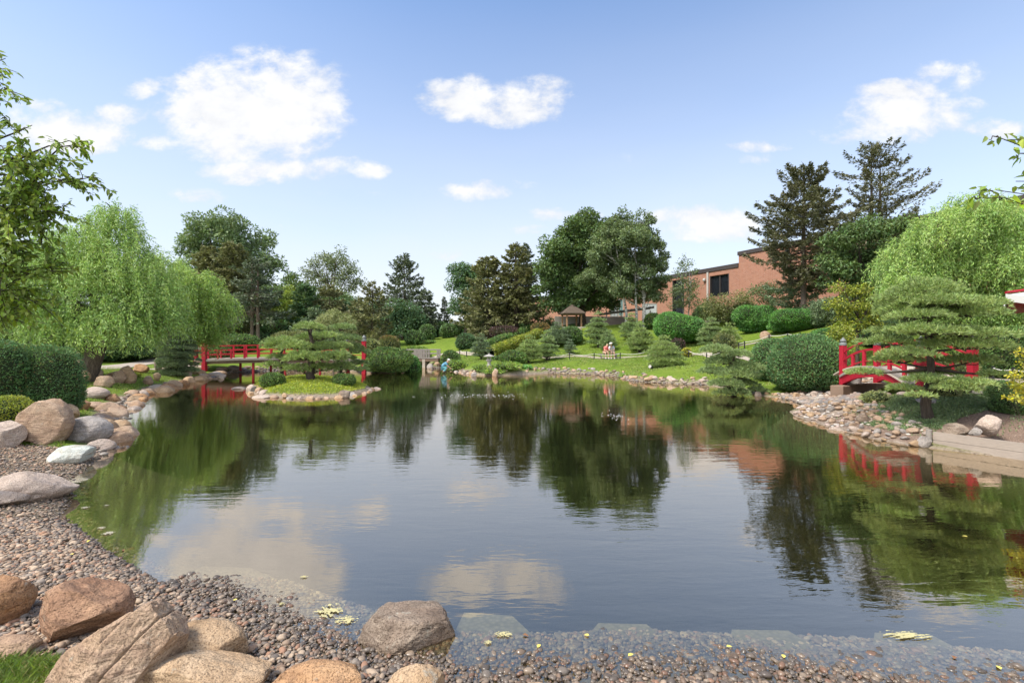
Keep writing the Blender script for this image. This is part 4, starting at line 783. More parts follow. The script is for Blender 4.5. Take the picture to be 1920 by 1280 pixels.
# willows
willow(140,165,24,[(190,455,62,.9),(235,500,70,.85),(120,470,60,.85),(90,520,66,.8),(165,530,80,.8),(265,560,62,.9),(60,580,60,.8),(140,600,62,.6),(235,610,58,.6),(285,600,42,.8),(40,500,60,.85),(205,410,42,.8)],'willow','large leaning willow with hanging yellow green foliage beside the pond, left',basetr=2.6,trunk=.40,lean=.22,strands=5600,leaf=.165,wind=.35,slen=(.8,2.1))
willow(141,345,33,[(300,605,40,.8),(345,625,40,.6),(320,530,52,.9),(365,545,50,.9),(395,580,42,1.0),(330,590,50,.9),(370,610,44,.8),(300,560,44,.9)],'willow2','brighter second willow hanging beside the left red bridge',basetr=2.2,trunk=.25,strands=4200,leaf=.20,wind=.25,slen=(.8,2.1))
willow(142,1835,21.5,[(1740,440,50,.8),(1800,415,56,.8),(1870,420,60,.8),(1930,440,60,.85),(1720,490,56,.85),(1780,500,66,.8),(1850,500,64,.8),(1920,520,60,.9),(1700,540,46,.9),(1870,575,56,.8),(1800,570,50,.8),(1990,470,70,.9),(1760,580,40,.8),(1930,600,50,.8),(1850,610,50,.7)],'willow','large spreading willow with pale green foliage on the right, above the arched bridge',basetr=2.0,trunk=.28,lean=-.25,strands=8000,leaf=.145,wind=-.25,slen=(.7,1.8))
# weeping larch behind the island
willow(143,625,33,[(625,592,20,.6),(608,598,16,.6),(645,600,18,.6)],'varieg','small weeping larch with pale yellow green curtains above the island pines',basetr=2.6,trunk=.06,strands=420,leaf=.14,wind=0,slen=(.6,1.5),name='weeping_larch',cat='larch')
# pruned pines
pads_pine(150,585,24.6,597,150,'pinel','tallest middle pine on the mossy island',pads=[(592,618,24),(570,636,26),(606,634,24),(560,654,30),(598,655,30),(628,652,22),(550,676,26),(580,672,30),(618,674,30),(640,668,20),(560,695,24),(600,694,26),(632,690,20),(575,655,24)],name='island_pine',trunk=.17,group='pines on the island',thick=.46,dens=1.9,needle=.17)
pads_pine(151,527,25.8,637,66,'pinel','pine with a flat bright top at the left end of the island',pads=[(528,648,30,0),(515,652,18),(540,654,18),(518,672,16),(543,676,15),(510,686,14),(535,690,14)],name='island_pine',trunk=.10,group='pines on the island',thick=.55,dens=1.9,needle=.17)
pads_pine(152,636,27.2,605,84,'pineg','pine leaning over the water at the right end of the island',pads=[(648,618,22),(632,634,24),(662,638,20),(650,655,26),(672,662,18),(640,676,24),(668,684,16),(680,695,12),(655,694,18)],name='island_pine',trunk=.12,group='pines on the island',thick=.46,dens=1.9,needle=.17)
pads_pine(153,331,30.8,615,66,'pined','dense layered pine left of the left red bridge',levels=8,dens=1.1,prof=[(0,1.0),(.3,1.0),(.7,.85),(1,.5)],z0f=.06)
pads_pine(154,1742,12.9,525,270,'pinel','large cloud pruned pine in front of the arched red bridge',pads=[(1735,552,66,0,.50),(1738,572,84,.1,.30),(1712,575,50,-.4,.4),(1768,578,50,-.4,.4),(1690,628,50,-.5),(1765,632,54,-.5),(1700,560,50),(1775,562,55),(1725,585,70,.2),(1680,600,56),(1790,595,60),(1735,625,62),(1660,622,42),(1800,625,50),(1690,645,50),(1770,652,66,-.3),(1812,640,34),(1655,665,44),(1720,680,46,.4),(1820,680,50),(1650,705,34),(1700,712,40,-.3),(1800,706,44),(1680,730,30),(1815,700,24),(1785,728,30,-.2),(1722,724,34,-.5),(1668,738,24,-.4),(1750,716,44,-.5)],needle=.105,trunk=.115,name='pruned_pine',thick=.34,dens=1.5,wb=.010)
pads_pine(155,1378,22.6,648,120,'pineg','dark windswept pine leaning over the shore left of the big round shrub',pads=[(1345,660,28,0,.5),(1378,668,26),(1362,684,34),(1395,692,30),(1340,700,26),(1375,704,34),(1410,706,22),(1355,722,30),(1395,724,30),(1370,738,28),(1415,732,16)],trunk=.12,thick=.46,dens=1.8,needle=.13)
HP = 'pruned pines on the hillside'
for k, (px, Y, tp, wpx, f, lab) in enumerate([
 (902,44,626,38,'pined','small dense pruned pine left of the sloping hedge strips'),
 (993,42,630,52,'pinel','pruned pine at the left of the touching pair beside the water'),
 (1026,43.5,620,46,'pineg','taller narrow pruned pine at the right of the touching pair beside the water'),
 (1044,50,606,50,'pined','pruned pine behind the touching pair, below the gazebo'),
 (1068,46,637,24,'pined','smallest pruned pine, alone on the lawn left of the bench'),
 (1121,48,586,54,'pineg','tall conical pruned pine above and left of the bench'),
 (1139,46,622,34,'pineg','low pruned pine directly behind the bench'),
 (1184,49,589,48,'pineg','pruned pine behind the one right of the bench'),
 (1200,44.5,607,54,'pinel','broad pruned pine on the lawn right of the bench'),
 (1246,36,632,76,'pinel','wide pruned pine near the shore beside the spotlight'),
 (1333,41,597,54,'pineg','pruned pine at the right side of the big cloud shaped shrub'),
 (1368,39,606,42,'pinel','low pruned pine touching its taller neighbour uphill of the dark windswept pine'),
 (1800,22,690,60,'pined','dark low pine behind the large cloud pruned pine')]):
    pads_pine(160+k, px, Y, tp, wpx, f, lab, levels=6 if wpx > 30 else 5, group=HP, dens=.95, z0f=.12)
# clipped shrubs
BS = 'clipped shrubs on the lawns'
for k, (px, Y, tp, wpx, f, lab, kw) in enumerate([
 (2,13.4,641,84,'arbor','dark green clipped arborvitae at the left edge of the photo',dict(leaf=.055,pw_=2.7,grow='out',lump=.09,shag=.05)),
 (91,14.2,651,96,'arbor','large clipped arborvitae hedge block left of the willow trunk',dict(leaf=.055,pw_=2.7,lump=.09,shag=.05)),
 (14,11.9,744,84,'goldg','low yellow green juniper below the clipped arborvitae',dict(leaf=.05,lump=.12,name='juniper_shrub')),
 (225,27,699,60,'goldg','low spreading yellow green juniper between the willow trunk and the shore stones',dict(leaf=.06,lump=.12,name='juniper_shrub')),
 (235,44,628,120,'deep','dark green shrub mass beyond the path under the large leaning willow',dict(lump=.25,leaf=.16,shag=.12,name='background_shrub',lobes=9)),
 (110,40,622,110,'maple','mid green shrub mass left of the willow trunk, behind the clipped hedge',dict(lump=.25,leaf=.16,shag=.12,name='background_shrub',lobes=9)),
 (310,52,630,70,'maple','green shrub behind the dense layered pine',dict(lump=.2,leaf=.18,shag=.1,name='background_shrub')),
 (450,46,627,68,'yew','rounded light green shrub mound behind the left red bridge',dict(lump=.08,leaf=.17)),
 (552,50,622,80,'olive','brownish spreading shrub right of the light green mound behind the bridge',dict(lump=.12,leaf=.18)),
 (405,42,640,44,'olive','loose flowering shrub behind the left posts of the left red bridge',dict(lump=.2,leaf=.13,shag=.1)),
 (728,38.5,653,88,'yew','big lumpy spreading yew beside the right end of the left red bridge',dict(lobes=16,lump=.10,leaf=.12,basepy=698)),
 (697,45,636,28,'varieg','small pale variegated shrub right of the red bridge post',dict(lump=.15)),
 (729,50,631,40,'olive','round clipped shrub with an orange tipped top behind the big lumpy yew',dict(tipfol='orange')),
 (777,58,620,33,'box','round clipped ball, the left one of the four balls on the far lawn',{}),
 (801,62,609,30,'box','round clipped ball, second from the left of the four on the far lawn',{}),
 (829,68,604,20,'box','smallest clipped ball, behind the right one on the far lawn',{}),
 (841,63,608,32,'box','round clipped ball at the crest of the grassy slope, right one of the four',{}),
 (803,58,639,26,'yew','low flat shrub under the four clipped balls',dict(leaf=.16)),
 (780,52,649,56,'cover','low light green mound behind the wooden footbridge',dict(leaf=.16)),
 (845,44,658,34,'yew','low rounded yew right of the wooden footbridge',dict(leaf=.14,lump=.1)),
 (774,40,668,30,'yewl','small bright green shrub between the big lumpy yew and the wooden footbridge',dict(leaf=.12,lump=.1)),
 (873,52,626,36,'deep','dark shrub at the right foot of the grassy slope',dict(lump=.1)),
 (945,57,612,60,'purple','dark reddish brown shrub under the olive spruces',dict(lump=.2,leaf=.2)),
 (936,43,668,24,'box','small dark shrub behind the stone lantern',dict(lump=.1)),
 (962,41,658,50,'yew','low spreading yew between the stone lantern and the touching pair of pines',dict(lump=.14,leaf=.13)),
 (1013,56,606,34,'orange','small rust tinted shrub at the upper end of the sloping hedges',dict(lump=.1)),
 (1070,51,613,42,'box','low dark yew below the gazebo',dict(lump=.1)),
 (1330,53,572,54,'maple','green shrub before the brick wall, left of the pale leaved crabapple',dict(lump=.25,leaf=.18,shag=.12,name='background_shrub')),
 (1395,50,572,56,'maple','green shrub before the brick wall below the two crabapples',dict(lump=.25,leaf=.18,shag=.12,name='background_shrub')),
 (1556,36,562,64,'pined','dark green shrub at the right foot of the tall fir',dict(lump=.25,leaf=.13,shag=.12,name='background_shrub')),
 (1224,52,588,34,'yew','round clipped shrub at the left of the big cloud shaped shrub',dict(lump=.06)),
 (1272,45,583,92,'yewl','big bright green cloud shaped shrub on the hillside below the slim birch',dict(lobes=7,lump=.05,leaf=.12)),
 (1415,42,571,80,'yewl','left one of two wide dome shaped green shrubs in front of the brick wall',dict(lobes=5,leaf=.11)),
 (1487,38,578,94,'yewl','right one of two wide dome shaped green shrubs, under the tall fir',dict(lobes=5,leaf=.10)),
 (1271,41,635,26,'purple','dark purple leaved shrub below the big cloud shaped shrub',dict(lump=.2)),
 (1287,39,653,17,'gold','small shrub with yellow flowers beside the purple one',dict(lump=.2)),
 (1358,36,628,36,'olive','loose rusty green shrub uphill of the dark windswept pine',dict(lump=.25,shag=.15,leaf=.12)),
 (1450,25.5,634,76,'arbor','tall round shrub behind and left of the biggest clipped globe',dict(leaf=.085,lump=.06)),
 (1510,22,629,122,'arbor','biggest clipped globe shrub at the left end of the arched red bridge',dict(leaf=.075,pw_=2.5,lump=.05,basepy=733,shag=.04)),
 (511,23.6,699,42,'yew','low dark shrub at the left side of the mossy island',dict(leaf=.075,lump=.1)),
 (645,24.0,701,40,'yew','low dark shrub at the right side of the mossy island',dict(leaf=.075,lump=.1)),
 (1888,19.5,611,70,'yew','round shrub under the eave of the pavilion',dict(leaf=.085,lump=.08)),
 (1882,14.0,714,50,'box','dark little yew beside the golden leaved plant',dict(leaf=.04,lump=.12)),
 (1893,12.8,736,54,'box','second dark little yew in front, under the golden leaves',dict(leaf=.04,lump=.12)),
 (1830,26,628,110,'willow','loose green shrub under the right willow',dict(lump=.3,shag=.15,leaf=.1,name='background_shrub')),
 (1930,27,620,120,'birch','loose shrub under the right willow at the frame edge',dict(lump=.3,shag=.15,leaf=.1,name='background_shrub')),
 (1650,28,600,80,'deep','dark shrub right of the yellow green japanese maple',dict(lump=.2,shag=.1,leaf=.1,name='background_shrub')),
 (1545,28,618,60,'yewl','low green juniper spilling down the slope right of the dome shaped shrubs',dict(lump=.2,leaf=.09,name='juniper_shrub')),
]):
    nm = kw.pop('name', 'clipped_shrub'); bush(200+k, px, Y, tp, wpx, f, lab, nm, 'shrub', BS if nm == 'clipped_shrub' else None, **kw)
# golden shrubs and ground cover mounds
lobes_tree(250,'golden_shrub',1576,22.3,[(1562,622,14,.5),(1582,618,14,.5),(1575,634,18,.5),(1592,638,16,.5),(1560,640,12,.5),(1600,625,10,.5),(1580,655,16,.5)],.11,1.3,'goldg','golden leaved maple shrub behind the left post of the arched red bridge',cat='shrub',trunk=.03,clump=.4)
lobes_tree(251,'golden_plant',1940,9.0,[(1918,662,12,.35),(1926,690,16,.35),(1908,704,13,.3),(1922,720,16,.35),(1903,744,13,.35),(1924,752,14,.35),(1948,680,26,.4),(1948,730,26,.4)],.055,1.25,'gold','bright golden leaved spray at the right edge, above the dark little yews',cat='plant',trunk=.012,clump=.42)
for k, (px, Y, tp, wpx, f, lab, nm) in enumerate([
 (858,40.5,676,44,'cover','light green mat of juniper right of the crouching gardener','ground_cover_plant'),
 (905,36.6,686,36,'cover','yellow green mounded cover left of the stone lantern','ground_cover_plant'),
 (950,36.4,680,50,'cover','light green dome of cover right of the stone lantern','ground_cover_plant'),
 (982,37.5,686,30,'yewl','brighter green mat of juniper at the right end of the lantern mound','ground_cover_plant'),
 (925,35.6,694,40,'cover','low yellow green cover below the stone lantern','ground_cover_plant'),
 (1290,34,706,40,'goldg','yellow green cover on the far shore left of the windswept pine','ground_cover_plant'),
 (1175,34,705,30,'cover','flat green cover on the far shore below the bench','ground_cover_plant'),
 (1790,17,672,70,'olive','loose rusty perennial behind the right side of the large pruned pine','ground_cover_plant'),
 (1765,14.6,712,50,'varieg','pale stonecrop beside the large pruned pine trunk','ground_cover_plant'),
 (1640,15.2,735,40,'varieg','pale leafy clump beside the abutment stone','ground_cover_plant')]):
    bush(260+k, px, Y, tp, wpx, f, lab, nm, 'plant', leaf=.0042*Y, lump=.22, pw_=2.2, lobes=9, shag=.1, cover=2.2)
# sloping hedge strips
def hedge(seed, pts, width, height, fol, label, leaf):
    r = rng_(seed); pts = np.array(pts); n = 40; t = np.linspace(0, len(pts)-1, n); x = np.interp(t, range(len(pts)), pts[:,0]); y = np.interp(t, range(len(pts)), pts[:,1]); o = np.array([x[0], y[0], hgt(x[0], y[0])])
    T = unit(np.c_[np.gradient(x), np.gradient(y)]); Sd = np.c_[-T[:,1], T[:,0]]; prof = [(-.5,0),(-.52,.6),(-.40,.95),(0,1.04),(.40,.95),(.52,.6),(.5,0)]
    V = []; z = bil(GZ2, x, y)
    for a, b in prof: V.append(np.c_[x+Sd[:,0]*a*width*.92, y+Sd[:,1]*a*width*.92, z-.05+b*height*.93])
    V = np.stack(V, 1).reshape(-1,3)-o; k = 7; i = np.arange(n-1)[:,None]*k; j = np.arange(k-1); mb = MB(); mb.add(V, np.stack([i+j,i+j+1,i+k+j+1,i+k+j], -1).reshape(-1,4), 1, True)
    Lt = np.hypot(np.diff(x), np.diff(y)).sum(); m = int(2.6*Lt*(width+2*height)/(leaf*leaf*.6)); u = r.uniform(0, n-1.001, m); s = r.uniform(0, 6, m); ii = u.astype(int); f = u-ii
    pa = np.interp(s, range(7), [p[0] for p in prof]); pb_ = np.interp(s, range(7), [p[1] for p in prof]); X = x[ii]*(1-f)+x[ii+1]*f; Y = y[ii]*(1-f)+y[ii+1]*f
    P = np.c_[X+Sd[ii,0]*pa*width, Y+Sd[ii,1]*pa*width, bil(GZ2, X, Y)+pb_*height+r.normal(0,.02,m)]-o; nn = unit(np.c_[Sd[ii]*pa[:,None]*2, pb_])
    cards(mb, P, unit(nn+r.normal(0,.6,(m,3))), rdir(r,m), leaf*r.uniform(.7,1.3,m), leaf*.6); ob = mb.build('hedge', [FOL[fol], INNER], None, o); return tag(ob, label, 'hedge', 'hedge strips down the hillside')
hedge(280, [pw(903,50),pw(935,53),pw(965,56),pw(1002,59)], 1.0, .65, 'yew', 'upper of two sloping hedge strips left of the gazebo', .17)
hedge(281, [pw(916,46),pw(945,48.5),pw(975,51),pw(1010,54)], 1.2, .8, 'goldg', 'lower sloping hedge strip with yellower leaves left of the gazebo', .16)

# near trees reaching into the frame
def near_branches(seed, name, trunkxy, trunkz, sprays, label, cat, leaf, tr=.14, fol='cherry', dens=1.0):
    """limbs run from an off-frame trunk to each spray (px, py, depth, spread_px, n_twigs)"""
    r = rng_(seed); x0, y0 = trunkxy; root, z0 = tree_empty(name, x0, y0, label, cat); O = np.array([x0, y0, z0]); tb = MB(); mb = MB()
    tube(tb, [[0,0,-.1],[.05,0,.8],[-.03,.05,1.8],[.05,0,3.0],[0,.1,trunkz-z0]], [tr*1.3,tr,tr*.9,tr*.7,tr*.3], 10, 0, True, True, .08, seed)
    AP=[];AD=[];AN=[]
    for (px, py, Y, sp, nt_) in sprays:
        C = px2w(px, py, Y)-O; R0 = sp/FP*Y; s = np.array([0,0.05,max(.8, min(C[2]-.5*np.hypot(C[0],C[1])*.5, trunkz-z0))]); mid = (s+C)/2+np.array([0,0,.12*np.linalg.norm(C-s)]); t = np.linspace(0,1,9)[:,None]
        q = s*(1-t)**2+2*mid*t*(1-t)+C*t*t; q[1:-1] += r.normal(0,.03,(7,3)); tube(tb, q, np.linspace(tr*.26,.0035,9), 6, 0, False)
        ax = unit(q[-1]-q[-2]); mm = int(10+nt_*3); uu = r.uniform(.45,1.0,mm); p = np.c_[[np.interp(uu, np.linspace(0,1,9), q[:,c]) for c in range(3)]].T+r.normal(0,leaf*.35,(mm,3)); AP.append(p); AD.append(unit(ax*.5+rdir(r,mm)*.8+np.array([0,0,-.5]))); AN.append(unit(np.array([0,0,1.])+rdir(r,mm)*.7))
        for _ in range(nt_):
            st = q[r.integers(6,9)]+rdir(r,1)[0]*R0*.15; dr = unit(ax*.9+rdir(r,1)[0]*1.0+np.array([0,0,.2])); ln = R0*r.uniform(.5,1.25); u = np.linspace(0,1,5)[:,None]; tw = st+dr*ln*u+np.array([0,0,-.12*ln])*u**2; tw[1:] += r.normal(0,.012,(4,3)); tube(tb, tw, np.linspace(.007,.0025,5), 4, 0, False)
            m = int(max(5, ln/leaf*3.2*dens)); uu = r.uniform(.08,1.02,m); p = np.c_[[np.interp(uu, np.linspace(0,1,5), tw[:,c]) for c in range(3)]].T+r.normal(0,leaf*.22,(m,3))
            AP.append(p); AD.append(unit(dr*.6+rdir(r,m)*.8+np.array([0,0,-.45]))); AN.append(unit(np.array([0,0,1.])+rdir(r,m)*.7))
    AP=np.concatenate(AP);AD=np.concatenate(AD);AN=np.concatenate(AN)
    leaves(mb, AP, AD, AN, leaf*r.uniform(.6,1.25,len(AP)), leaf*.50)
    mb.build('crown', FOL[fol], root); tb.build('trunk', BARKD, root); return root
sp = [(10,110,5.2,40,5),(5,165,5.0,38,6),(15,225,5.2,44,5),(0,280,5.2,50,8),(60,235,5.4,30,2),(55,262,5.5,26,2),(40,310,5.5,60,14),(100,305,5.7,55,12),(140,275,5.9,34,8),(165,268,6.0,20,4),(70,350,5.6,66,18),(125,340,5.8,54,14),(160,335,6.0,30,6),(180,330,6.1,18,3),
      (20,390,5.5,70,22),(80,400,5.7,66,20),(130,395,5.9,45,8),(15,440,5.6,70,18),(75,450,5.8,60,10),(20,500,5.8,70,16),(90,510,6.0,55,9),(15,550,5.8,70,18),(60,560,6.0,50,10),(150,500,6.1,34,3),(20,590,6.0,60,12),(-60,450,5.6,110,24),(-60,300,5.4,90,20),(-60,180,5.2,70,12),(-60,560,5.8,100,22)]
near_branches(400,'cherry_tree',(-8.2,6.6),6.2,sp,'near leafy tree reaching in from the left edge with dark twigs against the sky','tree',.078,dens=1.55)
near_branches(401,'cherry_tree',(6.9,4.6),4.4,[(1895,262,4.3,26,4),(1868,256,4.3,16,3),(1905,340,4.4,26,3),(1865,356,4.3,20,3),(1830,372,4.3,14,3),(1925,285,4.3,24,4),(1980,280,4.4,60,12),(1980,370,4.4,60,12)],'near branch tips hanging in from the right edge against the sky','tree',.085,tr=.03,dens=.9)

# ---------------------------------------------------------------- grass, moss and creeping cover
def blades(P, L, Wd, lean, r):
    n = len(P); a = r.uniform(0,2*pi,n); D = unit(np.c_[np.cos(a)*lean, np.sin(a)*lean, np.ones(n)]+r.normal(0,.1,(n,3))); S_ = np.c_[-np.sin(a), np.cos(a), np.zeros(n)]
    L = (L*r.uniform(.6,1.3,n))[:,None]; V = np.stack([P-S_*Wd/2, P+S_*Wd/2, P+D*L*.6+S_*Wd*.35, P+D*L*1.0+np.c_[np.cos(a),np.sin(a),0*a]*L*.25, P+D*L*.6-S_*Wd*.35], 1)
    b = MB(); b.add(V.reshape(-1,3), np.arange(n*5).reshape(n,5), 0, False); return b
r = rng_(21); P = np.c_[r.uniform(-4.2,-2.2,26000), r.uniform(2.5,3.6,26000)]; dd = bil(GD2, P[:,0], P[:,1]); P = P[~beach_mask(P, dd)]; b = blades(np.c_[P, bil(GZ2, P[:,0], P[:,1])-.005], .085, .004, .6, r)
P = np.c_[r.uniform(-14.5,-7.5,60000), r.uniform(9.5,14.5,60000)]; dd = bil(GD2, P[:,0], P[:,1]); P = P[(dd > .7) & ~beach_mask(P, dd) & (P[:,0]/P[:,1] > -1.15)]; b.merge(blades(np.c_[P, bil(GZ2, P[:,0], P[:,1])-.01], .07, .010, .5, r))
P = np.c_[r.uniform(-32,-8,90000), r.uniform(12.5,36,90000)]; dd = bil(GD2, P[:,0], P[:,1]); P = P[(dd > .45) & (P[:,0]/P[:,1] > -1.12) & (dd < 9)]; b.merge(blades(np.c_[P, bil(GZ2, P[:,0], P[:,1])-.01], .08, .022, .5, r))
tag(b.build('grass', FOL['grass']), 'fresh green lawn grass at the near left', 'grass', kind='stuff')
P = np.c_[r.uniform(-6,20,70000), r.uniform(24,52,70000)]; dd = bil(GD2, P[:,0], P[:,1]); kk_ = wnoise(np.c_[P, 0*dd], rng_(14), .7, 3) > -.15; P = P[(dd > .5) & kk_]; tag(blades(np.c_[P, bil(GZ2, P[:,0], P[:,1])-.01], .10, .035, .5, r).build('grass', FOL['grass']), 'mown lawn grass over the hillside beyond the pond', 'grass', kind='stuff')
def scatter_cards(P, leaf, fol, name, label, cat, up=.6, asp=.5):
    n = len(P); mb = MB(); z = bil(GZ2, P[:,0], P[:,1]); cards(mb, np.c_[P, z+r.uniform(0,leaf*.6,n)], unit(r.normal(0,.7,(n,3))+[0,0,up]), unit(rdir(r,n)+[0,0,.8]), leaf*r.uniform(.7,1.4,n), leaf*asp); return tag(mb.build(name, FOL[fol]), label, cat, kind='stuff')
P = scatter_in(ISL, 42000, r); dd = bil(GD2, P[:,0], P[:,1]); P = P[dd > .18]; scatter_cards(P, .07, 'moss', 'moss', 'bright yellow green moss carpet on the island', 'moss')
MG = np.array([pw(1615,13.6),pw(1640,15.0),pw(1740,15.8),pw(1860,14.6),pw(1850,13.0),pw(1800,12.6),pw(1770,12.0),pw(1720,12.3),pw(1680,12.4)])
P = scatter_in(MG, 52000, r); s = scatter_in(MULP, 26000, r); nz_ = wnoise(np.c_[s, 0*s[:,0]], rng_(9), 2.4, 3); s = s[nz_ > .12]; P = np.r_[P, s]; dd = bil(GD2, P[:,0], P[:,1]); P = P[dd > .5]
scatter_cards(P, .05, 'creep', 'creeping_juniper', 'grey green creeping juniper over the mulch round the large pruned pine', 'ground cover')
P = scatter_in(MULP, 16000, r); dd = bil(GD2, P[:,0], P[:,1]); P = P[(dd > .35) & ~inside(P, MG)]; MUL = pebblemat('bark_chips', [(.34,.22,.16),(.24,.15,.10),(.46,.34,.26),(.18,.11,.08),(.40,.28,.21)])
n = len(P); mb = MB(); cards(mb, np.c_[P, bil(GZ2, P[:,0], P[:,1])+.008], unit(r.normal(0,1,(n,3))*[1,1,.25]), unit(rdir(r,n)*.5+[0,0,1]), .05*r.uniform(.5,1.5,n), .018); tag(mb.build('mulch', MUL), 'reddish bark chips on the bank behind the wooden retaining wall', 'mulch', kind='stuff')

# ---------------------------------------------------------------- boulders and shore stones
def rock(seed, px, py, wpx, hpx, mat, label, name='boulder', depth=None, dr=.75, rot=None, sub=4, cuts=7, rough=.09, group=None, cat=None, tilt=None, sink=.18, z=None, cutd=(.55,.85)):
    """stone whose foot is seen at (px, py), wpx wide and hpx tall in the photograph"""
    r = rng_(seed); zz = .02 if z is None else z; Y = depth if depth else (CAMH-zz)*FP/(py-640); x = (px-960)/FP*Y
    w = wpx/FP*Y; h = hpx/FP*Y; h = max(h, .25*w*(1-hpx/wpx)) if depth is None else h
    dims = np.array([w, w*dr, h*(1+sink)*1.05]); Y2 = Y+w*dr*.42; g = hgt(x, Y2) if z is None else z; g = max(g, -.10) if z is None else g
    x = (px-960)/FP*Y2*1.0
    P, F = rock_verts(r, dims, sub, cuts, rough, cutd); 
    if tilt is not None:
        a = tilt; P = np.c_[P[:,0]*cos(a)-P[:,2]*sin(a), P[:,1], P[:,0]*sin(a)+P[:,2]*cos(a)]
    b = MB(); b.add(P, F, 0, True); o = b.build(name, ROCK[mat], None, (x, Y2, g+dims[2]/2-h*sink-.01)); o.rotation_euler[2] = r.uniform(-.25,.25) if rot is None else rot
    return tag(o, label, cat or name, group)
# foreground
def slab_rock():
    r = rng_(901); V, F = ico(6); P = V.copy()
    for n, d in [((.15,-.55,.82),.50),((-.5,-.75,.1),.62),((.95,-.15,.2),.60),((-.75,.1,.65),.66),((.25,.2,.95),.72),((.1,-1,-.1),.60),((.7,-.3,.64),.70)]:
        n = unit(np.array(n)); q = P@n; P = P-np.outer(np.maximum(q-d, 0)*.93, n)
    P = P*(1+.085*wnoise(V*1.8, r, 1, 4))[:,None]+V*(.028*wnoise(V*8, r, 1, 4))[:,None]
    for k, (nn, off, dp) in enumerate([((.93,-.05,-.12),.02,.055),((.9,-.1,.05),-.30,.02)]):      # the long cracks
        nn = unit(np.array(nn)); q = P@nn-off+.03*wnoise(P*2, rng_(k+5), 1.5, 3); P = P-V*(dp*np.exp(-(q/.016)**2))[:,None]
        P = P+np.outer(np.where(q > 0, .012, -.006), [0,0,1.])
    P = P/np.abs(P).max(0)*np.array([.37,.34,.61]); a = -.55; P = np.c_[P[:,0]*cos(a)-P[:,2]*sin(a), P[:,1], P[:,0]*sin(a)+P[:,2]*cos(a)]
    b = MB(); b.add(P, F, 0, True); o = b.build('boulder', ROCK['pink'], None, (-2.70, 3.30, .25)); return tag(o, 'large pinkish slab boulder leaning up to the right with a long dark crack', 'boulder')
slab_rock()
rock(902,150,1212,185,105,'rust','reddish brown rounded boulder behind the cracked leaning slab, beside the near grass',depth=3.78,dr=.8,rot=.1,sub=5,z=.05)
rock(903,0,1165,110,90,'orange','orange boulder cut by the left edge above the near grass',depth=4.0,dr=.9,sub=5,z=.10)
rock(904,15,1207,110,34,'pink','low flat orange pink stone at the left edge of the near grass',depth=3.55,dr=.6,sub=4,z=.13)
rock(905,380,1262,165,80,'tan','tan yellow boulder right of the cracked leaning slab',depth=3.50,dr=.7,rot=-.1,sub=5,z=.03)
rock(906,390,1345,290,92,'tan','long sandy boulder at the bottom edge in front of the tan yellow one',depth=3.12,dr=.5,rot=.05,sub=5,cuts=9,z=.02)
rock(907,595,1330,200,92,'orange','flat topped orange tan boulder at the bottom edge left of the light sandy one',depth=3.1,dr=.55,rot=0,sub=5,cuts=9,z=.0)
rock(909,782,1320,130,96,'tan','light sandy boulder at the bottom edge below the brown boulder in the water',depth=3.1,dr=.7,sub=5,z=.0)
rock(910,1005,1310,90,66,'tan','tip of a sandy boulder at the bottom edge, centre',depth=3.1,dr=.8,sub=4,z=.0)
rock(911,1865,1300,110,38,'tan','tip of a sandy boulder at the bottom right corner',depth=3.2,dr=.8,sub=4,z=.0)
def water_boulder():
    r = rng_(908); V, F = ico(6); P = V.copy()
    for n, d in [((.12,.1,1),.60),((.55,-.8,.05),.60),((-.6,-.7,.35),.66),((-.9,.1,.3),.76),((.95,.2,.2),.74),((0,1,.1),.7),((-.1,-.9,.45),.72)]:
        n = unit(np.array(n)); q = P@n; P = P-np.outer(np.maximum(q-d, 0)*.74, n)
    P = P*(1+.09*wnoise(V*2, r, 1, 4))[:,None]+V*(.022*wnoise(V*8, r, 1, 3))[:,None]
    P = P/np.abs(P).max(0)*np.array([.41,.28,.185]); b = MB(); b.add(P, F, 0, True); o = b.build('boulder', ROCK['brown'], None, (-.885, 4.14, .065)); o.rotation_euler[2] = .08
    return tag(o, 'brown angular boulder standing in the shallow water, bottom centre', 'boulder')
water_boulder()
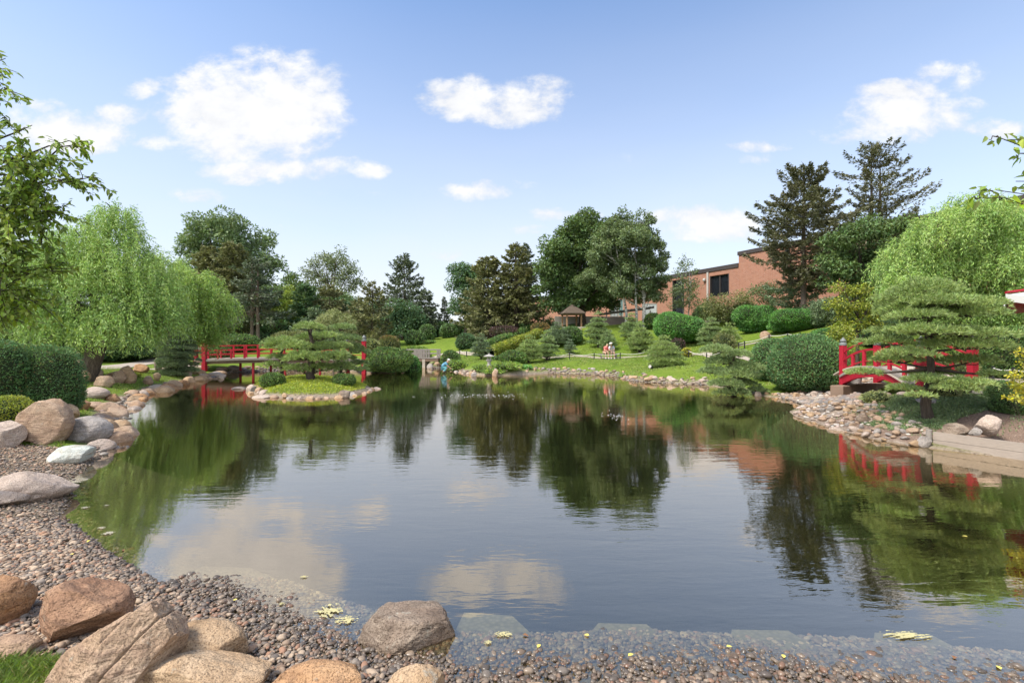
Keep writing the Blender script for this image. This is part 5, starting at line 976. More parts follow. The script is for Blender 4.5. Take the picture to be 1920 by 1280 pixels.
# left shore, hand placed
for k, (px, py, w, h, mt, lab) in enumerate([
 (64,948,142,46,'pale','long flat pale pink boulder lying on the gravel, left'),
 (8,962,80,26,'pale','small pale stone in front of the long flat pale boulder, left edge'),
 (137,874,84,30,'white','greenish white boulder with rusty patches at the water edge'),
 (84,848,98,72,'pink','biggest pink boulder on the left shore, dimpled at its right side'),
 (162,836,88,44,'grey','grey pink streaked boulder lying in the water right of the biggest pink one'),
 (5,857,68,44,'pale','pale rounded boulder at the left edge behind the gravel'),
 (178,800,52,15,'pale','flat cream boulder in the water behind the grey streaked one'),
 (128,803,34,28,'tan','tan stone touching the back of the biggest pink boulder'),
 (72,780,44,16,'orange','low orange stone at the edge of the left lawn'),
 (62,771,34,26,'pink','rounded pink stone below the right corner of the big arborvitae'),
 (103,778,46,28,'pink','long pink stone below the big arborvitae'),
 (122,762,40,34,'pink','tall pink stone at the right foot of the big arborvitae'),
 (145,781,40,22,'orange','brown pink stone at the water between two flat slabs, left shore'),
 (178,775,44,15,'pink','flat pink slab reaching into the water, left shore'),
 (170,760,60,20,'pale','long pale slab in the second row of the left shore'),
 (130,791,24,26,'pink','small upright mottled stone in the left shore chain'),
 (152,740,34,24,'tan','rounded tan stone at the left foot of the willow'),
 (156,724,34,26,'pink','pink stone directly below the willow trunk'),
 (178,733,30,24,'pink','squarish pink stone right of the willow trunk foot'),
 (195,741,34,20,'pink','pinkish stone right of the squarish pink one at the willow'),
 (212,730,30,18,'tan','flat tan stone between the willow and the upright tan block'),
 (226,732,24,22,'pink','small pinkish stone beside the upright tan block'),
 (238,731,32,30,'tan','upright tan block at the waterline below the yellow green juniper'),
 (262,716,30,16,'orange','orange stone right of the upright tan block'),
 (277,727,20,15,'pink','small dark pink stone standing in the water'),
 (297,707,15,22,'brown','small upright brown stone on the far left shore'),
 (294,722,15,14,'tan','small tan stone under the upright brown one'),
 (318,711,24,16,'pale','light stone right of the upright brown one'),
 (336,710,16,8,'pink','low pinkish stone between two light stones'),
 (351,712,18,16,'pale','white stone near the foot of the layered pine'),
 (372,708,24,12,'tan','tan stone below the left bridge post'),
 (378,700,26,10,'pale','flat pale stone at the foot of the left bridge post'),
 (365,686,28,9,'pale','pale flat stone on the bank left of the bridge post foot'),
 (415,709,13,8,'pale','small white stone standing alone in the bay'),
 (706,729,18,7,'pale','small flat stone in the water off the right end of the island')]):
    rock(920+k, px, py, w*1.05, h*1.1, mt, lab, 'boulder' if w > 45 else 'shore_stone', cat='boulder' if w > 45 else 'stone', sub=4 if w > 60 else 3)
r = rng_(31); kk = list(ROCK); 
def stones(pts, n, smin, smax, label, group, name='shore_stone', mats=('pink','tan','pale','grey','tan'), jit=.12, seed=0, inner=0.1, hf=.55, nrow=1):
    rr = rng_(seed+500); pts = np.array([wl(*p) for p in pts]) if np.max(pts) > 100 else np.array(pts); L = np.r_[0, np.cumsum(np.hypot(*np.diff(pts, axis=0).T))]
    for i in range(n):
        u = (i+rr.uniform(.1,.9))/n*L[-1]; x = np.interp(u, L, pts[:,0])+rr.normal(0,jit); y = np.interp(u, L, pts[:,1])+rr.normal(0,jit)+inner; s = rr.uniform(smin, smax)*(1 if rr.random() < .8 else 1.3)
        P, F = rock_verts(rr, (s, s*rr.uniform(.6,.9), s*rr.uniform(.75,1.1)*hf*1.5), 3 if y < 30 else 2, 6, .09); b = MB(); b.add(P, F, 0, True); o = b.build(name, ROCK[mats[rr.integers(len(mats))]], None, (x, y, max(hgt(x, y), -.05)+s*.05)); o.rotation_euler[2] = rr.uniform(0,6.3); tag(o, label, 'stone', group)
stones([(695,729),(690,736),(660,743),(620,747),(560,748),(500,745),(470,735),(462,730)], 30, .22, .48, 'small rounded stone in the ring edging the mossy island', 'stones edging the island', seed=1, inner=.05)
stones([(192,850),(198,803),(207,774),(242,750),(300,729),(345,718),(385,709)], 52, .40, .95, 'rounded pinkish stone packed among the others along the left shore', 'stones packed along the left shore', seed=10, mats=('pink','tan','pink','pale','orange'), hf=.5, jit=.22, inner=.35)
rock(990,647,745,28,18,'brown','largest dark stone at the front right of the mossy island ring','shore_stone',cat='stone',sub=4)
rock(991,492,746,38,10,'pale','long pale stone at the front left of the mossy island ring','shore_stone',cat='stone',sub=4)
rock(992,449,729,30,8,'pale','long flat pale stone off the left tip of the mossy island','shore_stone',cat='stone',sub=4)
stones([(395,706),(412,699),(470,696),(560,693),(640,693)], 26, .4, 1.1, 'pinkish flat stone on the far bank seen under the left red bridge', 'stones behind the left red bridge', seed=2, hf=.28, mats=('pink','pale','grey','pink'))
stones([(740,699),(770,692),(782,684)], 7, .35, .7, 'pinkish stone between the big lumpy yew and the wooden footbridge', 'stones at the footbridge', seed=3)
stones([(806,691),(835,688),(850,694)], 9, .3, .65, 'pinkish stone at the feet of the crouching gardener', 'stones at the gardener', seed=4)
stones([(855,697),(880,702),(925,704),(985,702),(1010,700)], 16, .25, .5, 'small stone edging the lantern mound', 'stones edging the lantern mound', seed=5)
rock(993,929,705,13,16,'pink','tall pinkish stone in the water in front of the stone lantern','shore_stone',cat='stone',sub=4)
rock(994,889,705,12,10,'grey','pointed grey stone at the left of the lantern mound','shore_stone',cat='stone',sub=3)
stones([(1010,700),(1045,698),(1100,701),(1165,705)], 20, .2, .5, 'brownish stone on the far shore below the bench', 'stones on the far shore below the bench', seed=6, mats=('brown','pink','tan','grey'), hf=.4)
stones([(1165,705),(1182,713),(1235,717),(1330,721)], 26, .2, .5, 'tan stone along the far shore below the wide pruned pine', 'stones on the far shore right of centre', seed=7, hf=.4, mats=('tan','pale','pink','tan'))
stones([(1418,740),(1470,747),(1500,755)], 14, .12, .28, 'small stone on the pebble strip below the biggest clipped globe', 'stones on the pebble strip', seed=8)
rock(995,1421,742,13,14,'pale','upright pale stone at the left end of the pebble strip','shore_stone',cat='stone',sub=3)
rock(996,1493,744,16,13,'tan','tan stone under the left side of the biggest clipped globe','shore_stone',cat='stone',sub=3,z=.06,depth=20.5)
rock(997,1612,757,34,15,'tan','smooth tan boulder on the cobbles at the corner of the juniper mound','boulder',depth=15.2,z=.30)
rock(998,1620,795,28,18,'brown','dark angular stone standing among the pale cobbles','shore_stone',cat='stone',depth=13.6,z=.2,sub=3)
rock(999,1735,838,26,22,'grey','mottled grey stone at the waterline beside the end post of the retaining wall','shore_stone',cat='stone',sub=4)
rock(1000,1855,812,52,34,'pale','large rounded tan boulder on the mulch, right','boulder',depth=10.9,z=.42,rot=.2)
rock(1001,1793,818,44,24,'brown','grey brown rounded boulder behind the retaining wall','boulder',depth=11.1,z=.34)
rock(1002,1828,821,26,16,'grey','small jagged grey stone between the two boulders on the mulch','shore_stone',cat='stone',depth=10.9,z=.36)
rock(1003,1434,624,24,18,'pink','pink boulder between the two wide dome shaped shrubs','boulder',depth=37.5)
rock(1004,1530,618,24,14,'pink','pink boulder right of the two wide dome shaped shrubs','boulder',depth=37.5)
rock(1005,1430,644,13,8,'pale','single white stone on the lawn below the dome shaped shrubs','shore_stone',cat='stone',depth=33.5)
rock(1006,1740,745,60,9,'grey','flat grey stone at the foot of the large pruned pine','shore_stone',cat='stone',depth=13.9)
rock(1007,1700,737,34,9,'pale','pale flat stone left of the large pruned pine trunk','shore_stone',cat='stone',depth=15.0)
stones([(px, ) for px in ()] or [pw(1745,17.5),pw(1770,17.0),pw(1800,16.2)], 9, .4, .8, 'flat light stone of the rocky slope behind the large pruned pine', 'stones behind the large pruned pine', seed=9, hf=.35, mats=('pale','grey'))
for k in range(14):       # stones across the dry stream bed
    pass
P = scatter_in(np.array([pw(1430,21.5),pw(1500,21.0),pw(1560,19.0),pw(1650,17.0),pw(1660,15.5),pw(1560,16.2),pw(1500,18.6)]), 2600, r); dd = bil(GD2, P[:,0], P[:,1]); P = P[dd > .0]
tag(pebbles('c', np.c_[P, bil(GZ2, P[:,0], P[:,1])], np.clip(r.lognormal(-1.95,.4,len(P)),.07,.35), COBD, r, 1).build('stream_bed_stones', COBD), 'mixed stones of the dry stream bed below the arched red bridge', 'stones', kind='stuff')
def shorepeb(pts, n, smax, lab):
    pts = np.array([wl(*p) for p in pts]); L = np.r_[0, np.cumsum(np.hypot(*np.diff(pts, axis=0).T))]; u = r.uniform(0, L[-1], n); P = np.c_[np.interp(u, L, pts[:,0]), np.interp(u, L, pts[:,1])+r.uniform(-.2,.55,n)]; P = P+r.normal(0,.12,P.shape)
    tag(pebbles('c', np.c_[P, np.maximum(bil(GZ2, P[:,0], P[:,1]), -.05)], np.clip(r.lognormal(-1.9,.4,n),.07,smax), COBD, r, 1).build('shore_gravel', COBD), lab, 'gravel', kind='stuff')
shorepeb([(1000,700),(1045,699),(1100,702),(1165,706),(1182,714),(1235,718),(1330,722)], 420, .3, 'loose gravel along the far shore')
shorepeb([(395,708),(412,700),(470,697),(560,694),(640,694)], 900, .35, 'loose gravel on the bank behind the left bridge')
shorepeb([(735,700),(770,693),(782,684)], 200, .3, 'loose gravel between yew and footbridge')
shorepeb([(806,692),(835,689),(850,695),(880,702)], 350, .3, 'loose gravel at the gardener')
shorepeb([(192,852),(198,800),(205,772),(240,748),(300,727),(345,717),(388,709)], 1200, .25, 'gravel filling between the stones of the left shore')
# submerged slabs in the shallows
for k, (pts, lab) in enumerate([([(640,1180),(700,1152),(760,1150),(800,1178)],'pale sunken slab left of the brown boulder'),([(845,1205),(870,1152),(960,1158),(1010,1205)],'pale sunken slab right of the brown boulder'),([(1092,1208),(1122,1172),(1212,1174),(1260,1212)],'pale sunken slab in the shallows, centre right'),([(1366,1222),(1372,1184),(1478,1186),(1548,1230)],'pale sunken slab in the shallows, the second from the right'),([(1632,1235),(1640,1190),(1748,1195),(1850,1250)],'pale sunken slab in the shallows, the one furthest right')]):
    q = np.array([wl(*p, z=-.06) for p in pts]); c0 = q.mean(0); top = np.c_[q-c0, np.full(4,.018)]; bot = np.c_[(q-c0)*1.04, np.full(4,-.30)]
    b = MB(); b.add(np.r_[bot, top], [[3,2,1,0],[4,5,6,7],[0,1,5,4],[1,2,6,5],[2,3,7,6],[3,0,4,7]])
    if k == 0: SLAB = Mat('silty_slab'); vv = SLAB.n('ShaderNodeTexVoronoi', {'Scale': 22.0}); SLAB.t.links.new(SLAB.co('Object'), vv.inputs[0]); SLAB = SLAB.done(SLAB.pr(SLAB.mix(SLAB.noise(5,5,.7), SLAB.ramp(vv.outputs['Distance'], [(0,(.26,.22,.15)),(.7,(.10,.085,.055))]), (.17,.145,.09)), .9))
    tag(b.build('sunken_slab', SLAB, None, (c0[0], c0[1], -.055)), lab, 'stone slab')
# floating algae and leaves
ALG = flat('dry_algae', (.40,.36,.19), .9, .1, .35, 30); YL = flat('yellow_leaf', (.62,.52,.12), .6, .2); BL = flat('brown_leaf', (.20,.10,.05), .7, .2); CLF = flat('cream_scum', (.36,.33,.25), .8, .1, .3, 25)
def mat_patch(seed, px, py, w, h, mat, label, name='algae_mat', holes=.0):
    r = rng_(seed); x, y = wl(px, py); w, h = w*.9, h*.8; sx = w/FP*y; sy = h*y*y/(FP*CAMH); n = 60; G = np.linspace(-1,1,n); U, V_ = np.meshgrid(G, G); P = np.c_[U.ravel(), V_.ravel()]; f = 1-(P**2).sum(1)+1.9*wnoise(np.c_[P*2.6,0*P[:,0]], r, 2.4, 5); keep = f > .40
    idx = keep.reshape(n,n); z = .007+.010*np.clip(f,0,1)*(.5+.5*wnoise(np.c_[P*7,0*P[:,0]], r, 1, 2)); Vv = np.c_[P[:,0]*sx/2, P[:,1]*sy/2, z]+np.c_[r.normal(0,.006*sx,(n*n,1)), r.normal(0,.006*sy,(n*n,1)), np.zeros(n*n)]
    F = []
    for a in range(n-1):
        for b_ in range(n-1):
            if idx[a,b_] and idx[a+1,b_] and idx[a,b_+1] and idx[a+1,b_+1]: i = a*n+b_; F.append([i,i+1,i+n+1,i+n])
    if not F: return
    b = MB(); b.add(Vv, F, 0, True); tag(b.build(name, mat, None, (x, y, 0)), label, 'algae')
mat_patch(1,618,1146,62,34,ALG,'largest yellow algae mat floating left of the brown boulder')
mat_patch(2,648,1163,52,22,ALG,'second yellow algae mat touching the largest one'); mat_patch(3,1700,1192,100,22,ALG,'yellowish algae scum over the sunken slab furthest right')
mat_patch(4,528,1133,16,7,ALG,'small algae scrap left of the largest mat'); mat_patch(5,945,1190,40,14,ALG,'pale yellow algae scrap right of the brown boulder')
mat_patch(6,915,1205,20,10,ALG,'smaller algae scrap in front of the pale yellow one'); mat_patch(7,203,1000,24,9,CLF,'largest cream scum flake on the left shallows'); mat_patch(8,160,952,18,5,CLF,'cream scum flake near the long flat pale boulder'); mat_patch(9,190,990,18,5,CLF,'thin cream scum flake above the largest one')
mat_patch(10,200,948,10,3,CLF,'smallest cream scum flake in the left shallows'); mat_patch(11,570,1082,18,5,ALG,'faint algae flecks on the open water, lower left')
r = rng_(41)
for k, (px, py, mt, lab) in enumerate([(168,1020,YL,'yellow fallen leaf in the left shallows'),(135,1051,YL,'pale yellow fallen leaf on the pebbles, left'),(232,1033,BL,'red brown fallen leaf in the left shallows'),(357,1110,YL,'yellow green leaf at the tip of the gravel'),(370,1112,BL,'dark brown leaf beside the yellow green one'),(437,1190,YL,'yellow leaf on wet pebbles right of the cracked slab'),(1105,1192,YL,'yellow leaf over the centre right sunken slab'),(1362,1213,YL,'yellow leaf standing at the pebble edge'),(1178,1233,YL,'pale leaf among the wet pebbles, bottom centre'),(1470,1235,YL,'pale leaf among wet pebbles right of the centre'),(1790,1231,BL,'reddish leaf on the water, bottom right'),(1877,1256,YL,'green yellow leaf at the bottom right corner'),(1815,1007,YL,'tiny yellow leaf afloat in the dark reflection, right'),(980,1190,BL,'purple brown leaf on the algae scrap'),(438,1131,YL,'yellow leaf afloat beside the gravel edge'),(1008,1215,YL,'yellow leaf in the shallows, centre')]):
    x, y = wl(px, py); z = max(.008, hgt(x, y)+.04); b = MB(); leaves(b, np.array([[0,0,0.]]), np.array([[1,.2,.12]]), np.array([[0,0,1.]]), r.uniform(.035,.06), .035); o = b.build('fallen_leaf', mt, None, (x, y, z), r.uniform(0,6.3)); tag(o, lab, 'leaf', 'fallen leaves')

# ---------------------------------------------------------------- wooden retaining wall at the right
A = np.array([10.02,11.50]); B = np.array([13.2,5.9]); root = tag(empty('retaining_wall', (A[0], A[1], 0)), 'low weathered wooden retaining wall of two boards running off the right edge', 'retaining wall'); d = np.array([*(B-A), 0]); u = unit(d)
for z0, z1, off in ((-.25,.165,.0),(.172,.36,.006)):
    b = MB(); nseg = 3
    for s in range(nseg): a_ = d*s/nseg+u*.004; c_ = d*(s+1)/nseg-u*.004; beam(b, a_+[0,0,(z0+z1)/2], c_+[0,0,(z0+z1)/2], .05+off, z1-z0)
    b.build('board', wood('wall_boards', (.24,.20,.165), (.42,.36,.30), .8, (3,3,14)) if off == 0 else bpy.data.materials['wall_boards'], root)
b = MB(); tube(b, [[-.06,.05,-.3],[-.06,.05,.40]], .065, 10, 0, True, True, .05, 3); b.build('post', WOODG, root)

# ---------------------------------------------------------------- the red bridges
def finial(parent, loc, s=1.0):
    b = MB(); lathe(b, [(.105*s,0),(.11*s,.05*s),(.105*s,.09*s),(.075*s,.095*s),(.06*s,.125*s),(.095*s,.135*s),(.10*s,.16*s),(.07*s,.20*s),(.03*s,.245*s),(.008*s,.28*s)], loc, 14); return b.build('post_cap', CAPM, parent)
def bridge_post(root, x, y, z0, z1, w=.17, m=None):
    b = MB(); box(b, (x,y,(z0+z1)/2), (w,w,z1-z0), 0, 0, .015); p = b.build('post', m or RED, root); finial(p, (x,y,z1+.001), w/.17); return p
def arc_bar(b, P0, P1, rise, w, h, n=16, m=0):
    P0 = np.array(P0); P1 = np.array(P1); t = np.linspace(0,1,n+1); q = P0+(P1-P0)*t[:,None]+np.c_[np.zeros((n+1,2)), rise*4*t*(1-t)]
    d = unit(P1-P0); sd = np.array([-d[1],d[0],0]); sd = unit(sd); V = []
    for p in q: V += [p-sd*w/2-[0,0,h/2], p+sd*w/2-[0,0,h/2], p+sd*w/2+[0,0,h/2], p-sd*w/2+[0,0,h/2]]
    i = np.arange(n)[:,None]*4; j = np.arange(4); k = (j+1) % 4; b.add(V, np.stack([i+j,i+k,i+4+k,i+4+j], -1).reshape(-1,4), m); b.add(V[:4], [[3,2,1,0]], m); b.add(V[-4:], [[0,1,2,3]], m)
def arcz(t, rise): return rise*4*t*(1-t)
# left, nearly flat bridge parallel to the picture
Yf, Yb = 37.6, 39.4; XL, XR = (384-960)/FP*Yf, (683-960)/FP*Yf; zd = 1.06; ris = .14
root = tag(empty('garden_bridge', (XL, Yf, 0)), 'long low red footbridge over the inlet behind the island, left', 'bridge'); W_ = XR-XL; D_ = Yb-Yf; nb = 12; SK = -1.9
b = MB(); arc_bar(b, (0,-.12,zd-.04), (W_,-.12,zd-.04), ris, .06, .16); arc_bar(b, (SK,D_+.12,zd-.04), (W_+SK,D_+.12,zd-.04), ris, .06, .16); b.build('deck_edge', WOODG, root)
b = MB(); arc_bar(b, (SK/2,D_/2,zd), (W_+SK/2,D_/2,zd), ris, D_+.14, .05); b.build('deck', WOODP, root)
b = MB(); arc_bar(b, (0,.1,zd-.22), (W_,.1,zd-.22), ris, .16, .26); arc_bar(b, (SK,D_-.1,zd-.22), (W_+SK,D_-.1,zd-.22), ris, .16, .26); b.build('girder', WOODB, root)
for x in (.0, W_):
    for y in (-.05, D_+.05): bridge_post(root, x+(SK if y > 0 else 0), y, -.1, 2.52, .30 if y < 0 else .26)
for x in (W_*.30, W_*.5, W_*.72):
    for y in (.1, D_-.1): b = MB(); box(b, (x+(SK if y > 1 else 0),y,.35), (.14,.14,1.2), 0, 0, .01); b.build('pier', REDD, root)
for yy in (-.02, D_+.02):
    for z_, w_, h_ in ((zd+1.02,.07,.055),(zd+.68,.08,.065),(zd+.36,.06,.05)):
        b = MB(); sk = SK if yy > 0 else 0; arc_bar(b, (.12+sk,yy,z_), (W_-.12+sk,yy,z_), ris, w_, h_); b.build('rail', RED, root)
    for k in range(1, nb): t = k/nb; top = .98 if k % 4 in (0,3) else .65; b = MB(); box(b, (W_*t+(SK if yy > 0 else 0), yy+(.005 if yy > 0 else -.005), zd+arcz(t, ris)+top/2-.0), (.12,.10,top), 0, 0, .01); b.build('baluster', RED, root)
# right, arched bridge running towards the camera
FA, FB, NC, ND = np.array([13.35,19.5]), np.array([15.55,20.6]), np.array([12.35,14.6]), np.array([14.05,14.75]); zd = 1.10; ris = .48
root = tag(empty('garden_bridge', (FA[0], FA[1], 0)), 'arched red footbridge on the right, partly hidden by the large pruned pine', 'bridge'); o3 = np.array([FA[0], FA[1], 0]); v3 = lambda p, z: np.array([p[0], p[1], z])-o3
sidev = unit(np.array([*(FB-FA), 0])); mid0, mid1 = (FA+FB)/2, (NC+ND)/2
b = MB(); arc_bar(b, v3(mid0, zd), v3(mid1, zd), ris, 2.02, .05, 22); b.build('deck', WOODP, root)
for P0, P1, sg in ((FA, NC, -1), (FB, ND, 1)):
    q0, q1 = v3(P0,0), v3(P1,0); off = np.array([.11*sg,0,0])
    b = MB(); arc_bar(b, q0+off+[0,0,zd+.0], q1+off+[0,0,zd+.0], ris, .07, .09, 22); b.build('deck_edge', WOODG, root)
    b = MB(); arc_bar(b, q0+off*.2+[0,0,zd-.20], q1+off*.2+[0,0,zd-.20], ris, .12, .30, 22); b.build('girder', RED, root)
    for z_, h_, w_ in ((zd+.93,.055,.055),(zd+.62,.075,.075),(zd+.22,.05,.05)):
        b = MB(); arc_bar(b, q0+[0,0,z_], q1+[0,0,z_], ris*1.05, w_, h_, 22); b.build('rail', RED, root)
    for k in range(1, 6): t = k/6; p = q0+(q1-q0)*t; b = MB(); box(b, (p[0]+.004*sg, p[1], zd+arcz(t, ris)+.31), (.09,.10,.62), 0, .2, .01); b.build('baluster', RED, root)
for P_ in (FA, FB, NC, ND): p = v3(P_, 0); bridge_post(root, p[0], p[1], .1, 2.34, .20)
b = MB(); c_ = v3(FA, .52)+np.array([.9,.2,0]); box(b, (c_[0]-.1, c_[1]-.05, .45), (3.0,.5,.62), 0, .42, .02); b.build('abutment', WOODB, root)
b = MB(); q = px2w(1655,752,15.0)-o3; box(b, (q[0], q[1], .38), (1.1,.22,.40), 0, .1, .015); b.build('abutment_block', WOODG, root)
# stone marker beyond the bridge
q = px2w(1606,682,21.0); b = MB(); gz0 = hgt(q[0], q[1]); P_, F_ = rock_verts(rng_(77), (.62,.35,1.15), 3, 8, .05, (.6,.8)); b.add(P_+[0,0,.42], F_, 0, True); tag(b.build('standing_stone', ROCK['grey'], None, (q[0], q[1], gz0)), 'upright grey stone seen through the railing of the arched bridge', 'stone')
# long stone step and bench slab right of the bridge
q = px2w(1868,661,26); b = MB(); box(b, (0,0,.12), (3.0,.7,.30), 0, .05, .05); tag(b.build('stone_kerb', STONE, None, (q[0], q[1], hgt(q[0], q[1]))), 'low stone kerb under the right willow', 'kerb')
q = px2w(1885,718,14.6); b = MB(); box(b, (0,0,.09), (2.0,.9,.16), 0, -.25, .03); tag(b.build('stone_step', CONC, None, (q[0], q[1], hgt(q[0], q[1])+.02)), 'pale flat stone step at the right beside the dark yews', 'step')

# ---------------------------------------------------------------- wooden footbridge, centre
Yw = 46.0; root = tag(empty('wooden_footbridge', (*pw(757, Yw), 0)), 'small weathered grey wooden footbridge beside the big lumpy yew', 'bridge'); Wb = (822-757)/FP*Yw; zk = CAMH-(671-640)/FP*Yw
b = MB(); box(b, (Wb/2,.6,zk-.03), (Wb,1.5,.07), 0, 0, .01); b.build('deck', WOODG, root)
b = MB(); box(b, (Wb/2,-.06,zk-.20), (Wb,.12,.26), 0, 0, .01); box(b, (Wb/2,1.26,zk-.20), (Wb,.12,.26), 0, 0, .01); b.build('beam', WOODB, root)
for yy in (-.06, 1.26):
    for z_ in (.78,.42): b = MB(); box(b, (Wb/2,yy,zk+z_), (Wb+.1,.10,.10), 0, 0, .01); b.build('rail', WOODG, root)
    for t in (.02,.34,.5,.66,.98): b = MB(); box(b, (Wb*t,yy+.004,zk+.365), (.16 if t not in (.34,.5) else .3,.13,.73), 0, 0, .01); b.build('post', WOODG, root)
for yy in (0,1.2): b = MB(); box(b, (Wb*.58,yy,zk/2-.45), (.26,.26,zk+.7), 0, 0, .01); b.build('pier', WOODP, root)

# ---------------------------------------------------------------- stone lantern
q = px2w(917,688,36.6); gz0 = max(hgt(q[0], q[1]), .1); root = tag(empty('stone_lantern', (q[0], q[1], gz0+.05)), 'grey stone lantern with a wide flat roof on the green mound', 'lantern'); s = .98
b = MB(); lathe(b, [(.22*s,-.1),(.23*s,.12),(.19*s,.15),(.16*s,.2)], (0,0,0), 6, 0, False); b.build('base', STONE, root)
b = MB(); lathe(b, [(.14*s,.19),(.12*s,.33),(.15*s,.45)], (0,0,0), 12); b.build('shaft', STONE, root)
b = MB(); lathe(b, [(.15*s,.44),(.24*s,.50),(.24*s,.56)], (0,0,0), 6, 0, False); b.build('platform', STONE, root)
b = MB()
for a in range(4): box(b, (.14*cos(a*pi/2+pi/4), .14*sin(a*pi/2+pi/4), .68), (.08,.08,.26), 0, a*pi/2, .008)
box(b, (0,0,.585), (.30,.30,.06), 0, 0, .01); b.build('light_box', STONE, root)
b = MB(); lathe(b, [(.10*s,.79),(.42*s,.80),(.44*s,.845),(.30*s,.89),(.12*s,.965),(.05*s,.98)], (0,0,0), 6, 0, False); lathe(b, [(.05,.97),(.07,1.0),(.02,1.07)], (0,0,0), 10); b.build('roof', STONE, root)

# ---------------------------------------------------------------- gazebo
q = px2w(1072,612,55.5); gz0 = CAMH+28/FP*55.5-.1; root = tag(empty('gazebo', (q[0], q[1], gz0)), 'small wooden gazebo with a brown shingled pyramid roof on the hill', 'gazebo'); rw = 44/FP*55.5/2
b = MB(); lathe(b, [(rw*1.12*1.2,1.53),(rw*1.12*1.2,1.60),(rw*.62*1.2,2.10),(rw*.12*1.2,2.55),(.04,2.66)], (0,0,0), 4, 0, False, rot=pi/4+.2); b.build('roof', SHINGLE, root)
for k, (x, y) in enumerate(((-.85,-.85),(.85,-.85),(-.85,.85),(.85,.85))):
    c, s = cos(.2), sin(.2); b = MB(); box(b, (x*c-y*s, x*s+y*c, .72), (.16,.16,1.66), 0, .2, .01); b.build('post', wood('gazebo_timber', (.26,.15,.08), (.42,.26,.15)) if k == 0 else bpy.data.materials['gazebo_timber'], root)
b = MB(); box(b, (0,0,1.49), (2.0,2.0,.12), 0, .2, .01); b.build('eaves_frame', WOODB, root)
b = MB(); box(b, (0,0,-.16), (2.5,2.5,.36), 0, .2, .03); b.build('floor', CONC, root)
b = MB(); P_, F_ = rock_verts(rng_(5), (1.5,.5,.7), 3, 9, .1); b.add(P_, F_, 0, True); q2 = px2w(1080,617,53.2); tag(b.build('boulder', ROCK['pink'], None, (q2[0], q2[1], hgt(q2[0], q2[1])+.1)), 'pinkish boulder at the foot of the gazebo', 'boulder')

# ---------------------------------------------------------------- brick building, low walls, pergola
C0 = np.array([(1385-960)/FP*56, 56.0]); dv = unit(np.array([-.46,1.0])); nv = np.array([dv[1], -dv[0]])   # dv runs away to the left, nv points into the building
root = tag(empty('brick_building', (C0[0], C0[1], 0)), 'long red brick building with dark roof edge on top of the hill', 'building')
ang = math.atan2(dv[1], dv[0]); root.rotation_euler[2] = ang      # local x runs away to the left, local -y into the building
def seg(b, x0, x1, y0, y1, z0, z1, m=0): box(b, ((x0+x1)/2,(y0+y1)/2,(z0+z1)/2), (x1-x0,y1-y0,z1-z0), m)
ZT1, ZT2 = 11.1, 12.45
def t_of(px): a = (px-960)/FP; return (C0[0]-a*C0[1])/(a*dv[1]-dv[0])
wins = [(t_of(1367), t_of(1331), 8.0, 10.55), (t_of(1283), t_of(1261), 5.2, 10.75)]
xs = [0.0]+sorted(sum([[a, b_] for a, b_, _, _ in wins], []))+[70.0]
b = MB(); seg(b, 0,wins[0][0],-14,0,2,ZT1); seg(b, wins[0][0]+0,wins[0][1],-14,0,2,wins[0][2]); seg(b, wins[0][1],wins[1][0],-14,0,2,ZT1); seg(b, wins[1][0],wins[1][1],-14,0,2,wins[1][2]); seg(b, wins[1][1],70,-14,0,2,ZT1)
for a, b_, z0, z1 in wins: seg(b, a, b_, -14, 0, z1, ZT1); seg(b, a, b_, -14, -.5, z0, z1)
b.build('wall', BRICK, root)
b = MB(); seg(b, -60, -.003, -30, -.001, 1.5, ZT2); b.build('hall_wall', BRICK, root)
b = MB(); seg(b, .01, 70, -14.1, .10, ZT1+.003, ZT1+.48); b.build('roof', FASCIA, root); b = MB(); seg(b, -60.1, .08, -30, .12, ZT2+.003, ZT2+.42); b.build('roof', FASCIA, root)
for a, b_, z0, z1 in wins:
    mb = MB(); seg(mb, a+.06, b_-.06, -.46, -.26, z0+.06, z1-.06); w_ = mb.build('window', GLASS, root); mb = MB(); seg(mb, a+.003, a+.10, -.49, .03, z0, z1); seg(mb, b_-.10, b_-.003, -.49, .03, z0, z1); 
    if z1-z0 < 4: seg(mb, (a+b_)/2-.06, (a+b_)/2+.06, -.49, -.1, z0, z1)
    mb.build('frame', FASCIA, w_)
mb = MB(); seg(mb, t_of(1326), t_of(1329), .01, .12, 7.0, ZT1-.02); mb.build('downpipe', CONC, root); mb = MB(); lathe(mb, [(.12,0),(.2,.1),(.16,.35),(.05,.4)], (t_of(1322),.15,10.0), 10); mb.build('wall_lamp', CONC, root)
# terrace parapet, planter wall, pergola and glazed entrance
DOORM = flat('pale_door_panel', (.62,.66,.66), .4, .3); TEAL = flat('teal_curtain_glass', (.16,.30,.29), .25, .5)
def wall_item(name, px0, px1, Y, z0, z1, th, mat, label, cat, rz=0): 
    x0, x1 = (px0-960)/FP*Y, (px1-960)/FP*Y; b = MB(); box(b, (0,0,(z0+z1)/2), (x1-x0, th, z1-z0), 0, rz, .02); return tag(b.build(name, mat, None, ((x0+x1)/2, Y, 0)), label, cat)
wall_item('terrace_wall', 1040,1135,60,3.5,5.6,.3,CONC,'pale low terrace wall behind the gazebo','wall')
wall_item('planter_wall', 1133,1171,55,3.0,5.3,.6,flat('brown_panel', (.15,.12,.10), .8, .2, .2, 4),'dark brown planter wall right of the tall conical pruned pine','wall')
wall_item('terrace_wall', 1240,1420,52,3.0,4.9,.3,CONC,'pale low terrace wall behind the big cloud shaped shrub','wall')
